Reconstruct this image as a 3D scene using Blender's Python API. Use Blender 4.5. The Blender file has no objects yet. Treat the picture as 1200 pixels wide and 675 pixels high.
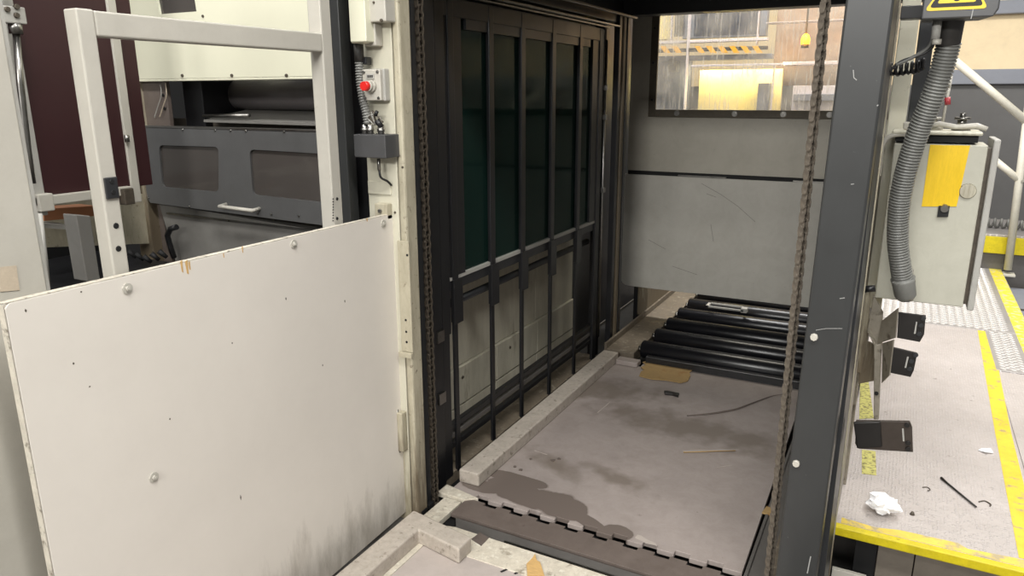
import bpy, math, random
from mathutils import Vector, Matrix
random.seed(7)
S = bpy.context.scene
COL = S.collection

# ------------------------------------------------------------------ camera
F, YAW, PITCH, ROLL, EYE = 861.08, 0.48888, 0.25810, 0.0029, Vector((0, 0, 1.6))
fwd = Vector((-math.sin(YAW)*math.cos(PITCH), math.cos(YAW)*math.cos(PITCH), -math.sin(PITCH)))
rgt = Vector((math.cos(YAW), math.sin(YAW), 0))
dwn = fwd.cross(rgt)
cr, sr = math.cos(ROLL), math.sin(ROLL)
rx, dn = rgt*cr + dwn*sr, dwn*cr - rgt*sr
cam = bpy.data.cameras.new('camera')
cam.sensor_width = 36; cam.lens = F/1200*36; cam.clip_start = .02
co = bpy.data.objects.new('camera', cam); COL.objects.link(co)
M = Matrix((rx, -dn, -fwd)).transposed().to_4x4(); M.translation = EYE
co.matrix_world = M
S.camera = co

# ------------------------------------------------------------------ world, lamps, exposure
S.view_settings.view_transform = 'Standard'
S.view_settings.look = 'None'
S.view_settings.gamma = 1
S.view_settings.exposure = 0.0
w = bpy.data.worlds.new('hall_air'); S.world = w; w.use_nodes = True
w.node_tree.nodes['Background'].inputs[0].default_value = (.93, .93, .91, 1)
w.node_tree.nodes['Background'].inputs[1].default_value = .26
def lamp(x, y, z, sx, sy, e, col=(1, .985, .95), rot=(0, 0, 0)):
    l = bpy.data.lights.new('hall_lamp_light', 'AREA'); l.shape = 'RECTANGLE'
    l.size = sx; l.size_y = sy; l.energy = e; l.color = col
    o = bpy.data.objects.new('hall_lamp_light', l); COL.objects.link(o)
    o.location = (x, y, z); o.rotation_euler = rot
    return o
lamp(.7, .3, 4.6, 3.0, .5, 225)
lamp(-2.6, .2, 4.6, 1.6, .4, 92)
lamp(1.0, -2.6, 4.6, 3.0, .5, 120)
lamp(-.4, -7.0, 4.4, 4.0, .8, 560, (1, .985, .95), (.9, 0, 0))
lamp(1.6, 5.0, 4.6, .5, 4.0, 190)
lamp(-.9, 6.0, 4.4, 2.6, .5, 200, (1, .98, .95))

# ------------------------------------------------------------------ helpers
def ray(u, v): return rx*(u-600) + dn*(v-337.5) + fwd*F
def PX(u, v, x): d = ray(u, v); return EYE + d*((x-EYE.x)/d.x)
def PY(u, v, y): d = ray(u, v); return EYE + d*((y-EYE.y)/d.y)
def PZ(u, v, z=0.0): d = ray(u, v); return EYE + d*((z-EYE.z)/d.z)

def s2l(c): return tuple((x/255/12.92 if x/255 <= .04045 else ((x/255+.055)/1.055)**2.4) for x in c) + (1,)

def mat(name, rgb, rough=.5, metal=0., var=.10, vs=4., spots=None, bump=0., bs=120., coat=0., stretch=None, dirt=.10, soft=.09):
    m = bpy.data.materials.new(name); m.use_nodes = True
    nt = m.node_tree; N = nt.nodes; L = nt.links; b = N['Principled BSDF']
    b.inputs['Metallic'].default_value = metal; b.inputs['Roughness'].default_value = rough
    b.inputs['Coat Weight'].default_value = coat
    tc = N.new('ShaderNodeTexCoord'); src = tc.outputs['Object']
    if stretch:
        mp = N.new('ShaderNodeMapping'); mp.inputs['Scale'].default_value = stretch
        L.new(src, mp.inputs[0]); src = mp.outputs[0]
    n = N.new('ShaderNodeTexNoise'); n.inputs['Scale'].default_value = vs; n.inputs['Detail'].default_value = 6
    n.inputs['Roughness'].default_value = .65
    L.new(src, n.inputs['Vector'])
    c = s2l(rgb)
    rmp = N.new('ShaderNodeValToRGB')
    rmp.color_ramp.elements[0].position = .3; rmp.color_ramp.elements[1].position = .72
    rmp.color_ramp.elements[0].color = tuple(x*(1-var) for x in c[:3]) + (1,)
    rmp.color_ramp.elements[1].color = tuple(min(1, x*(1+var)) for x in c[:3]) + (1,)
    L.new(n.outputs['Fac'], rmp.inputs[0]); out = rmp.outputs[0]
    mr = N.new('ShaderNodeMapRange'); mr.inputs[3].default_value = max(.02, rough-.12); mr.inputs[4].default_value = min(1, rough+.12)
    L.new(n.outputs['Fac'], mr.inputs[0]); L.new(mr.outputs[0], b.inputs['Roughness'])
    for sp in (spots or []):
        col, sc, th = sp[:3]
        q = N.new('ShaderNodeTexNoise'); q.inputs['Scale'].default_value = sc; q.inputs['Detail'].default_value = 5
        q.inputs['Roughness'].default_value = .6
        L.new(src if len(sp) > 3 else tc.outputs['Object'], q.inputs['Vector'])
        r = N.new('ShaderNodeMapRange'); r.inputs[1].default_value = th-soft/2; r.inputs[2].default_value = th+soft/2+.02; r.inputs[4].default_value = .8
        L.new(q.outputs['Fac'], r.inputs[0])
        mx = N.new('ShaderNodeMix'); mx.data_type = 'RGBA'
        L.new(r.outputs[0], mx.inputs[0]); L.new(out, mx.inputs[6]); mx.inputs[7].default_value = s2l(col)
        out = mx.outputs[2]
    if dirt:
        q = N.new('ShaderNodeTexNoise'); q.inputs['Scale'].default_value = vs*3.3; q.inputs['Detail'].default_value = 10
        q.inputs['Roughness'].default_value = .78; q.inputs['Distortion'].default_value = .4
        L.new(src, q.inputs['Vector'])
        r = N.new('ShaderNodeMapRange'); r.inputs[1].default_value = .42; r.inputs[2].default_value = .72
        r.inputs[3].default_value = 0; r.inputs[4].default_value = min(1, dirt*2.2)
        L.new(q.outputs['Fac'], r.inputs[0])
        mx = N.new('ShaderNodeMix'); mx.data_type = 'RGBA'; L.new(r.outputs[0], mx.inputs[0]); L.new(out, mx.inputs[6])
        mx.inputs[7].default_value = (c[0]*.45, c[1]*.41, c[2]*.36, 1); out = mx.outputs[2]
    L.new(out, b.inputs['Base Color'])
    if bump:
        q = N.new('ShaderNodeTexNoise'); q.inputs['Scale'].default_value = bs; q.inputs['Detail'].default_value = 3
        L.new(src, q.inputs['Vector'])
        bp = N.new('ShaderNodeBump'); bp.inputs['Strength'].default_value = bump; bp.inputs['Distance'].default_value = .002
        L.new(q.outputs['Fac'], bp.inputs['Height']); L.new(bp.outputs[0], b.inputs['Normal'])
    m['out'] = 1
    return m

def emit(name, rgb, s):
    m = bpy.data.materials.new(name); m.use_nodes = True
    b = m.node_tree.nodes['Principled BSDF']; b.inputs['Base Color'].default_value = s2l(rgb)
    b.inputs['Emission Color'].default_value = s2l(rgb); b.inputs['Emission Strength'].default_value = s
    return m

def add_marks(m, marks, col, rough=None, edge=.12, nsc=9., amp=.5):
    """stains with a shape of their own: marks = (x, y, rx, ry, angle) on the surface"""
    nt = m.node_tree; N = nt.nodes; L = nt.links; b = N['Principled BSDF']
    tc = N.new('ShaderNodeTexCoord')
    nz = N.new('ShaderNodeTexNoise'); nz.inputs['Scale'].default_value = nsc; nz.inputs['Detail'].default_value = 7
    L.new(tc.outputs['Object'], nz.inputs['Vector'])
    acc = None
    for (x, y, a, c, ang) in marks:
        mp = N.new('ShaderNodeMapping'); mp.vector_type = 'TEXTURE'
        mp.inputs['Location'].default_value = (x, y, 0); mp.inputs['Rotation'].default_value = (0, 0, ang)
        mp.inputs['Scale'].default_value = (a, c, 1e3)
        L.new(tc.outputs['Object'], mp.inputs[0])
        ln = N.new('ShaderNodeVectorMath'); ln.operation = 'LENGTH'; L.new(mp.outputs[0], ln.inputs[0])
        if acc is None: acc = ln.outputs['Value']
        else:
            mn = N.new('ShaderNodeMath'); mn.operation = 'MINIMUM'
            L.new(acc, mn.inputs[0]); L.new(ln.outputs['Value'], mn.inputs[1]); acc = mn.outputs[0]
    ad = N.new('ShaderNodeMath'); ad.operation = 'MULTIPLY_ADD'; ad.inputs[1].default_value = amp*2
    L.new(nz.outputs['Fac'], ad.inputs[0]); L.new(acc, ad.inputs[2])
    r = N.new('ShaderNodeMapRange'); r.inputs[1].default_value = 1+amp+edge; r.inputs[2].default_value = 1+amp-edge
    L.new(ad.outputs[0], r.inputs[0])
    old = b.inputs['Base Color'].links[0].from_socket
    mx = N.new('ShaderNodeMix'); mx.data_type = 'RGBA'
    L.new(r.outputs[0], mx.inputs[0]); L.new(old, mx.inputs[6]); mx.inputs[7].default_value = s2l(col)
    L.new(mx.outputs[2], b.inputs['Base Color'])
    if rough is not None:
        o2 = b.inputs['Roughness'].links[0].from_socket
        mf = N.new('ShaderNodeMix'); mf.data_type = 'FLOAT'
        L.new(r.outputs[0], mf.inputs[0]); L.new(o2, mf.inputs[2]); mf.inputs[3].default_value = rough
        L.new(mf.outputs[0], b.inputs['Roughness'])

def grime(m, z0, z1, rgb, sc=(7, 7, 1.6), amt=.9):
    '''real splashed dirt: thick near height z0, gone by z1, broken up by streaky noise'''
    nt = m.node_tree; N = nt.nodes; L = nt.links; b = N['Principled BSDF']
    tc = N.new('ShaderNodeTexCoord'); sp = N.new('ShaderNodeSeparateXYZ'); L.new(tc.outputs['Object'], sp.inputs[0])
    r = N.new('ShaderNodeMapRange'); r.inputs[1].default_value = z1; r.inputs[2].default_value = z0; r.inputs[3].default_value = -.35; r.inputs[4].default_value = .45
    L.new(sp.outputs['Z'], r.inputs[0])
    mp = N.new('ShaderNodeMapping'); mp.inputs['Scale'].default_value = sc; L.new(tc.outputs['Object'], mp.inputs[0])
    q = N.new('ShaderNodeTexNoise'); q.inputs['Scale'].default_value = 3; q.inputs['Detail'].default_value = 9; q.inputs['Roughness'].default_value = .7
    L.new(mp.outputs[0], q.inputs['Vector'])
    ad = N.new('ShaderNodeMath'); ad.operation = 'ADD'; L.new(r.outputs[0], ad.inputs[0]); L.new(q.outputs['Fac'], ad.inputs[1])
    r2 = N.new('ShaderNodeMapRange'); r2.inputs[1].default_value = .52; r2.inputs[2].default_value = .85; r2.inputs[4].default_value = amt
    L.new(ad.outputs[0], r2.inputs[0])
    old = b.inputs['Base Color'].links[0].from_socket
    mx = N.new('ShaderNodeMix'); mx.data_type = 'RGBA'; L.new(r2.outputs[0], mx.inputs[0]); L.new(old, mx.inputs[6]); mx.inputs[7].default_value = s2l(rgb)
    L.new(mx.outputs[2], b.inputs['Base Color'])

def treadify(m, kind, strength=.6):
    nt = m.node_tree; N = nt.nodes; L = nt.links; b = N['Principled BSDF']
    tc = N.new('ShaderNodeTexCoord')
    outs = []
    if kind == 'diamond':
        for ang in (.6, -.6):
            mp = N.new('ShaderNodeMapping'); mp.inputs['Rotation'].default_value = (0, 0, ang); mp.inputs['Scale'].default_value = (1, 2.2, 1)
            L.new(tc.outputs['Object'], mp.inputs[0])
            v = N.new('ShaderNodeTexVoronoi'); v.inputs['Scale'].default_value = 26; v.inputs['Randomness'].default_value = 0
            L.new(mp.outputs[0], v.inputs['Vector'])
            r = N.new('ShaderNodeMapRange'); r.inputs[1].default_value = .34; r.inputs[2].default_value = .2
            L.new(v.outputs['Distance'], r.inputs[0]); outs.append(r.outputs[0])
        mxx = N.new('ShaderNodeMath'); mxx.operation = 'MAXIMUM'; L.new(outs[0], mxx.inputs[0]); L.new(outs[1], mxx.inputs[1]); h = mxx.outputs[0]
    else:
        v = N.new('ShaderNodeTexVoronoi'); v.inputs['Scale'].default_value = 75; v.inputs['Randomness'].default_value = .25
        L.new(tc.outputs['Object'], v.inputs['Vector'])
        r = N.new('ShaderNodeMapRange'); r.inputs[1].default_value = .5; r.inputs[2].default_value = .2
        L.new(v.outputs['Distance'], r.inputs[0]); h = r.outputs[0]
    bp = N.new('ShaderNodeBump'); bp.inputs['Strength'].default_value = strength; bp.inputs['Distance'].default_value = .004
    L.new(h, bp.inputs['Height']); L.new(bp.outputs[0], b.inputs['Normal'])
    # the raised lozenges are rubbed bright
    old = b.inputs['Base Color'].links[0].from_socket
    mx = N.new('ShaderNodeMix'); mx.data_type = 'RGBA'
    k = N.new('ShaderNodeMath'); k.operation = 'MULTIPLY'; k.inputs[1].default_value = .5
    L.new(h, k.inputs[0]); L.new(k.outputs[0], mx.inputs[0]); L.new(old, mx.inputs[6]); mx.inputs[7].default_value = s2l((214, 208, 206))
    L.new(mx.outputs[2], b.inputs['Base Color'])

class MB:
    def __init__(s): s.v = []; s.f = []; s.s = []
    def add(s, vs, fs, smooth=False):
        o = len(s.v); s.v += [Vector(v) for v in vs]
        for f in fs: s.f.append([i+o for i in f]); s.s.append(smooth)
        return s
    def box(s, x0, x1, y0, y1, z0, z1):
        if x0 > x1: x0, x1 = x1, x0
        if y0 > y1: y0, y1 = y1, y0
        if z0 > z1: z0, z1 = z1, z0
        return s.add([(x0,y0,z0),(x1,y0,z0),(x1,y1,z0),(x0,y1,z0),(x0,y0,z1),(x1,y0,z1),(x1,y1,z1),(x0,y1,z1)],
              [(3,2,1,0),(4,5,6,7),(0,1,5,4),(1,2,6,5),(2,3,7,6),(3,0,4,7)])
    def beam(s, p0, p1, w, t, up=(0,0,1)):
        p0, p1 = Vector(p0), Vector(p1); d = (p1-p0).normalized(); up = Vector(up)
        a = d.cross(up).normalized()*w/2; b = a.cross(d).normalized()*t/2
        vs = [p+sa*a+sb*b for p in (p0, p1) for sa, sb in ((-1,-1),(1,-1),(1,1),(-1,1))]
        return s.add(vs, [(0,1,2,3),(7,6,5,4),(0,4,5,1),(1,5,6,2),(2,6,7,3),(3,7,4,0)])
    def tube(s, pts, r, n=12, caps=True, radii=None):
        pts = [Vector(p) for p in pts]; vs = []; fs = []
        ref = None
        for i, p in enumerate(pts):
            d = (pts[min(i+1, len(pts)-1)]-pts[max(i-1, 0)]).normalized()
            if ref is None:
                ref = d.orthogonal().normalized()
            ref = (ref-d*ref.dot(d)).normalized(); q = d.cross(ref)
            rr = radii[i] if radii else r
            for k in range(n):
                a = 2*math.pi*k/n; vs.append(p+(ref*math.cos(a)+q*math.sin(a))*rr)
        for i in range(len(pts)-1):
            for k in range(n):
                fs.append((i*n+k, i*n+(k+1)%n, (i+1)*n+(k+1)%n, (i+1)*n+k))
        s.add(vs, fs, True)
        if caps:
            o = len(s.v)-len(vs)
            s.f.append([o+k for k in reversed(range(n))]); s.s.append(False)
            o2 = len(s.v)-n
            s.f.append([o2+k for k in range(n)]); s.s.append(False)
        return s
    def cyl(s, p0, p1, r, n=16, r2=None):
        return s.tube([p0, p1], r, n, True, [r, r if r2 is None else r2])
    def prism(s, poly, axis, a0, a1):
        n = len(poly)
        def mk(p, a):
            if axis == 'x': return (a, p[0], p[1])
            if axis == 'y': return (p[0], a, p[1])
            return (p[0], p[1], a)
        vs = [mk(p, a0) for p in poly]+[mk(p, a1) for p in poly]
        fs = [list(range(n)), list(reversed(range(n, 2*n)))]+[(i, n+i, n+(i+1)%n, (i+1)%n) for i in range(n)]
        s.add(vs, fs); return s
    def slab(s, pts, d):           # polygon in space given thickness vector d
        n = len(pts); pts = [Vector(p) for p in pts]; d = Vector(d)
        s.add(pts+[p+d for p in pts], [list(range(n)), list(reversed(range(n, 2*n)))]+[(i, n+i, n+(i+1)%n, (i+1)%n) for i in range(n)])
        return s
    def frame(s, x0, x1, z0, z1, y0, y1, w):      # rectangular frame facing y
        s.box(x0, x0+w, y0, y1, z0, z1); s.box(x1-w, x1, y0, y1, z0, z1)
        s.box(x0+w, x1-w, y0, y1, z1-w, z1); s.box(x0+w, x1-w, y0, y1, z0, z0+w); return s

def mesh(name, mb, m, off=Vector((0,0,0))):
    import bmesh
    me = bpy.data.meshes.new(name)
    me.from_pydata([tuple(v-off) for v in mb.v], [], mb.f)
    for p, sm in zip(me.polygons, mb.s): p.use_smooth = sm
    bm = bmesh.new(); bm.from_mesh(me); bmesh.ops.recalc_face_normals(bm, faces=bm.faces); bm.to_mesh(me); bm.free()
    me.materials.append(m)
    return me
def root_of(o):
    while o.parent: o = o.parent
    return o
def obj(name, mb, m, parent=None, bevel=0, kind=None, label=None):
    off = Vector(root_of(parent)['base']) if parent is not None else Vector((0,0,0))
    o = bpy.data.objects.new(name, mesh(name, mb, m, off)); COL.objects.link(o)
    if parent is not None: o.parent = parent
    if bevel:
        b = o.modifiers.new('bevel', 'BEVEL'); b.width = bevel; b.segments = 2; b.limit_method = 'ANGLE'; b.angle_limit = .7
    if kind: o['kind'] = kind
    if label: o['label'] = label
    return o
def thing(name, label, cat, base=(0,0,0), group=None):
    o = bpy.data.objects.new(name, None); COL.objects.link(o); o.location = base; o.empty_display_size = .05
    o['label'] = label; o['category'] = cat; o['base'] = tuple(base)
    if group: o['group'] = group
    return o
def solo(name, mb, m, label, cat, bevel=0, group=None):
    o = obj(name, mb, m, None, bevel); o['label'] = label; o['category'] = cat
    c = sum(mb.v, Vector())/len(mb.v)
    c.z = min(v.z for v in mb.v)
    o.data.transform(Matrix.Translation(-c)); o.location = c
    if group: o['group'] = group
    return o
def struct(name, mb, m, bevel=0):
    o = obj(name, mb, m, None, bevel); o['kind'] = 'structure'; return o
_bc = {}
def bolt(parent, p, ax, r=.008, h=.006, m=None, name='bolt', washer=0, lab=None):
    """hex head on an optional washer, shared mesh"""
    key = (ax, r, h, m.name, name, washer)
    if key not in _bc:
        a = {'x': Vector((1,0,0)), '-x': Vector((-1,0,0)), 'y': Vector((0,1,0)), '-y': Vector((0,-1,0)), 'z': Vector((0,0,1))}[ax]
        mb = MB()
        if washer: mb.cyl(-a*.001, a*.003, washer, 18); mb.cyl(a*.003, a*(.003+h), r, 6); mb.cyl(a*(.003+h), a*(.005+h), r*.5, 10)
        else: mb.cyl(-a*.001, a*h, r, 8, r*.85)
        _bc[key] = mesh(name, mb, m)
    o = bpy.data.objects.new(name, _bc[key]); COL.objects.link(o); o.parent = parent
    o.location = Vector(p)-Vector(root_of(parent)['base'])
    if lab: o['label'] = lab
    return o
def rrect(x0, x1, z0, z1, r, n=6):
    pts = []
    for cx, cz, a0 in ((x1-r, z1-r, 0), (x0+r, z1-r, 90), (x0+r, z0+r, 180), (x1-r, z0+r, 270)):
        for k in range(n+1):
            a = math.radians(a0+90*k/n); pts.append((cx+r*math.cos(a), cz+r*math.sin(a)))
    return pts
def sheet(name, loops, th, m, parent, place, label=None):
    """flat plate with openings; loops are 2D outlines, place maps (a,b,c) to world"""
    cu = bpy.data.curves.new(name, 'CURVE'); cu.dimensions = '2D'; cu.fill_mode = 'BOTH'; cu.extrude = th/2
    for lp in loops:
        sp = cu.splines.new('POLY'); sp.points.add(len(lp)-1)
        for p, q in zip(sp.points, lp): p.co = (q[0], q[1], 0, 1)
        sp.use_cyclic_u = True
    t = bpy.data.objects.new('t', cu); COL.objects.link(t)
    dg = bpy.context.evaluated_depsgraph_get(); dg.update()
    me = bpy.data.meshes.new_from_object(t.evaluated_get(dg))
    bpy.data.objects.remove(t); bpy.data.curves.remove(cu)
    off = Vector(root_of(parent)['base']) if parent is not None else Vector((0,0,0))
    for v in me.vertices: v.co = Vector(place(*v.co))-off
    me.name = name; me.materials.clear(); me.materials.append(m)
    o = bpy.data.objects.new(name, me); COL.objects.link(o)
    if parent is not None: o.parent = parent
    if label: o['label'] = label
    return o
def smooth_path(pts, n=8):
    pts = [Vector(p) for p in pts]; P = [pts[0]]+pts+[pts[-1]]; out = []
    for i in range(1, len(P)-2):
        a, b, c, d = P[i-1:i+3]
        for k in range(n):
            t = k/n
            out.append(.5*((2*b)+(c-a)*t+(2*a-5*b+4*c-d)*t*t+(3*b-a-3*c+d)*t**3))
    out.append(pts[-1]); return out
def resample(pts, step):
    out = [pts[0].copy()]; acc = 0
    for a, b in zip(pts, pts[1:]):
        L = (b-a).length; d = step-acc
        while d <= L: out.append(a+(b-a)*(d/L)); d += step
        acc = (acc+L) % step
    return out
def corrugated(path, r, pitch, amp, n=18):
    pts = resample(smooth_path(path, 14), pitch/4)
    return MB().tube(pts, r, n, True, [r+amp*(1 if (i % 4) in (0, 1) else -1) for i in range(len(pts))])

# ------------------------------------------------------------------ materials
white_board = mat('white_board', (218, 212, 203), .42, var=.03, vs=2.5, spots=[((150,140,126), 40, .77)], bump=.05, bs=60, dirt=.02)
grime(white_board, -.12, .45, (128,118,104), (5,5,1.2), .55)
board_edge = mat('board_edge', (205, 198, 184), .6, var=.15, vs=30, spots=[((95,84,70), 40, .62)])
cream = mat('cream_paint', (200, 196, 178), .45, var=.05, vs=3, spots=[((120,108,84), 30, .74)], dirt=.06)
grime(cream, .0, 1.1, (120,108,84), (14,14,1.5), .8)
cream_dirty = mat('cream_worn', (180, 173, 152), .5, var=.12, vs=9, spots=[((70,58,42), 40, .66)], stretch=(1,1,.35), dirt=.22)
grime(cream_dirty, .1, 1.1, (84,70,52), (22,22,1.6), .85)
hood_cream = mat('hood_cream', (218, 216, 194), .4, var=.03, vs=2, dirt=.02)
frame_white = mat('frame_white', (184, 180, 170), .42, var=.05, vs=6, spots=[((110,98,84), 45, .74)], dirt=.05)
grey_paint = mat('grey_paint', (86, 86, 86), .38, var=.06, vs=5, spots=[((150,150,148), 60, .77)])
post_grey = mat('post_grey', (49, 50, 50), .36, var=.07, vs=4, spots=[((140,140,138), 48, .765)], stretch=(1,1,.5))
box_grey = mat('box_grey', (74, 74, 75), .42, var=.05)
dark_grey = mat('dark_grey', (42, 43, 45), .4, var=.1, vs=6)
black_paint = mat('black_paint', (29, 29, 31), .38, var=.15, vs=8)
reflection_grey = mat('reflection_grey', (178, 170, 160), .5, var=.15, vs=3)  # grey of the hall reflection, painted behind the upper gate glass
below_reflection_green = mat('below_reflection_green', (24, 84, 72), .5, var=.2, vs=3)  # dark green below the painted reflection
black = mat('black_void', (12, 12, 13), .7, var=.2)
rubber = mat('roller_rubber', (20, 20, 24), .3, var=.2, vs=14, spots=[((90,86,82), 60, .76)], stretch=(.3,1,1))
steel = mat('bare_steel', (150, 148, 144), .32, 1., var=.12, vs=20)
chain_steel = mat('chain_steel', (112, 104, 94), .42, .3, var=.3, vs=60)
chain_dark = mat('chain_dark', (84, 76, 66), .5, .3, var=.3, vs=60)
wall_cream = mat('inner_wall_cream', (190, 185, 168), .55, var=.10, vs=6, spots=[((110,98,78), 9, .68, 1)], stretch=(1,1,.25), dirt=.16)
back_cream = mat('back_panel_paint', (184, 179, 166), .4, var=.05, vs=2.2, spots=[((104,96,84), 26, .745)])
back_white = mat('back_panel_white', (196, 193, 184), .36, var=.05, vs=2.5, spots=[((92,86,78), 30, .76)])
curb_paint = mat('curb_worn', (180, 171, 160), .55, var=.12, vs=12, spots=[((104,95,84), 34, .64)], bump=.2, bs=80, dirt=.22)
table_cream = mat('table_worn_edge', (204, 196, 180), .6, var=.12, vs=16, spots=[((130,120,104), 22, .62), ((226,222,208), 40, .60)], bump=.25, bs=60, dirt=.22)
plate_mat = mat('lift_plate_paint', (156, 146, 141), .42, dirt=.16, var=.10, vs=3.5, spots=[((104,94,86), 30, .72)], bump=.08, bs=40)
brown_plate = mat('brown_plate', (104, 94, 88), .42, dirt=.16, var=.12, vs=7, spots=[((60,52,46), 30, .7)])
near_plate = mat('near_plate_paint', (176, 166, 160), .4, var=.05, vs=4, spots=[((112,102,92), 22, .74)])
strip_grey = mat('strip_grey', (98, 95, 92), .42, .2, var=.12, vs=9)
rail_dirty = mat('rail_dirty', (112, 102, 88), .6, var=.22, vs=14, spots=[((158,150,136), 26, .62)], dirt=.25)
tread_fine = mat('tread_fine', (190, 182, 178), .42, .15, var=.09, vs=2.5, spots=[((112,102,94), 22, .70)])
treadify(tread_fine, 'fine', .9)
tread_diamond = mat('tread_diamond', (176, 172, 170), .32, .35, var=.07, vs=3)
treadify(tread_diamond, 'diamond', .9)
yellow_tape = mat('yellow_tape', (232, 200, 50), .45, var=.10, vs=8, spots=[((138,122,96), 24, .66)])
line_yellow = mat('worn_line_yellow', (228, 198, 56), .45, var=.10, vs=8, spots=[((150,138,122), 20, .60)])
yellow_worn = mat('yellow_worn', (228, 200, 84), .5, var=.12, vs=14, spots=[((158,148,136), 16, .55)])
yellow_far = mat('yellow_far', (232, 216, 70), .5, var=.1, vs=12, spots=[((196,188,176), 22, .56)])
yellow_edge = mat('yellow_edge', (206, 188, 14), .5, var=.15, vs=20, spots=[((110,96,30), 34, .68)])
yellow_green = mat('worn_safety_strip', (196, 190, 110), .6, var=.2, vs=40, spots=[((90,80,58), 60, .54)])
box_yellow = mat('yellow_adhesive_tape', (236, 196, 26), .35, var=.06, vs=10, stretch=(6,1,1))
skirt = mat('skirt_brown_grey', (112, 104, 94), .55, var=.14, vs=6, spots=[((72,62,52), 16, .66)])
hose_grey = mat('hose_grey', (122, 122, 118), .42, var=.08, vs=12)
hose_dark = mat('hose_dark', (52, 50, 48), .5, var=.12)
maroon = mat('maroon_panel', (50, 18, 21), .55, var=.1, vs=1.5)
wood = mat('plywood_core', (196, 160, 104), .7, var=.2, vs=40, stretch=(1,6,1))
cardboard = mat('cardboard', (164, 136, 90), .75, var=.1, vs=9, spots=[((150,108,60), 12, .62)])
copper_wood = mat('brown_wood_beam', (168, 112, 76), .6, var=.15, vs=14, stretch=(1,.2,1))
cabinet_paint = mat('cabinet_paint', (184, 182, 168), .42, var=.04, vs=3)
red_plastic = mat('red_plastic', (214, 40, 34), .3, var=.05)
red_cap = mat('dull_red_cap', (170, 60, 66), .5)
label_print = mat('printed_black', (36, 34, 34), .6)
label_grey = mat('label_grey', (168, 166, 160), .5)
tissue_mat = mat('tissue_paper', (244, 244, 246), .8, var=.03, bump=.1, bs=60)
tape_beige = mat('beige_masking_tape', (192, 178, 158), .6, var=.1, vs=30)
bracket_mat = mat('bracket_worn', (150, 143, 130), .42, .3, var=.22, vs=12, spots=[((70,58,44), 20, .62)])
plate_black = mat('black_plate', (34, 31, 29), .45, .2, var=.2, vs=12)
plate_brown = mat('dark_brown_plate', (64, 56, 50), .42, .2, var=.2, vs=9)
tank_grey = mat('tank_grey', (118, 116, 112), .45, var=.08, vs=5)
inner_roller = mat('inner_roller', (104, 99, 99), .35, var=.05, vs=5)
concrete = mat('hall_concrete', (120, 116, 112), .6, var=.12, vs=2, spots=[((84,80,76), 5, .64)])
wall_grey = mat('hall_wall_grey', (102, 101, 100), .55, var=.04, vs=1)
wall_beam = mat('hall_wall_beam', (140, 143, 152), .5, var=.03, vs=1)
wall_creamy = mat('hall_wall_cream', (246, 224, 184), .6, var=.03, vs=1)
rail_white = mat('handrail_paint', (206, 202, 188), .45, var=.08, vs=20)
amber_dark = mat('amber_lamp_base', (60, 50, 40), .5)
yellow_wall = mat('pale_yellow_cladding', (236, 218, 150), .5, var=.06, vs=2)
lavender = mat('pale_machine_frame', (206, 200, 208), .4, var=.05, vs=4)
steel_blue = mat('blue_grey_panel', (112, 118, 132), .35, var=.12, vs=5)
hazard_yellow = mat('hazard_yellow', (240, 176, 20), .45)

def glassy(name, tint, fac, rough, spec_ior=1.45, dust=None, dfac=0):
    m = bpy.data.materials.new(name); m.use_nodes = True; nt = m.node_tree; N = nt.nodes; L = nt.links
    N.remove(N['Principled BSDF']); out = N['Material Output']
    tr = N.new('ShaderNodeBsdfTransparent'); tr.inputs[0].default_value = tint
    gl = N.new('ShaderNodeBsdfGlossy'); gl.inputs['Roughness'].default_value = rough; gl.inputs[0].default_value = (.8,.85,.82,1)
    fr = N.new('ShaderNodeFresnel'); fr.inputs[0].default_value = spec_ior
    ad = N.new('ShaderNodeMath'); ad.operation = 'ADD'; ad.inputs[1].default_value = fac; ad.use_clamp = True
    L.new(fr.outputs[0], ad.inputs[0])
    mx = N.new('ShaderNodeMixShader'); L.new(ad.outputs[0], mx.inputs[0]); L.new(tr.outputs[0], mx.inputs[1]); L.new(gl.outputs[0], mx.inputs[2])
    last = mx
    if dust:
        df = N.new('ShaderNodeBsdfDiffuse'); df.inputs[0].default_value = s2l(dust)
        m2 = N.new('ShaderNodeMixShader'); m2.inputs[0].default_value = dfac
        L.new(mx.outputs[0], m2.inputs[1]); L.new(df.outputs[0], m2.inputs[2]); last = m2
    L.new(last.outputs[0], out.inputs[0]); return m
gate_glass = glassy('dark_green_glass', (.62, .76, .70, 1), -.01, .06, 1.3, (30, 56, 50), .42)
guard_glass = glassy('smoked_pane', (.6, .58, .57, 1), .02, .1, 1.45, (104, 98, 94), .45)
cabinet_glass = glassy('grey_tinted_glass', (.5, .53, .6, 1), .05, .1)

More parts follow.
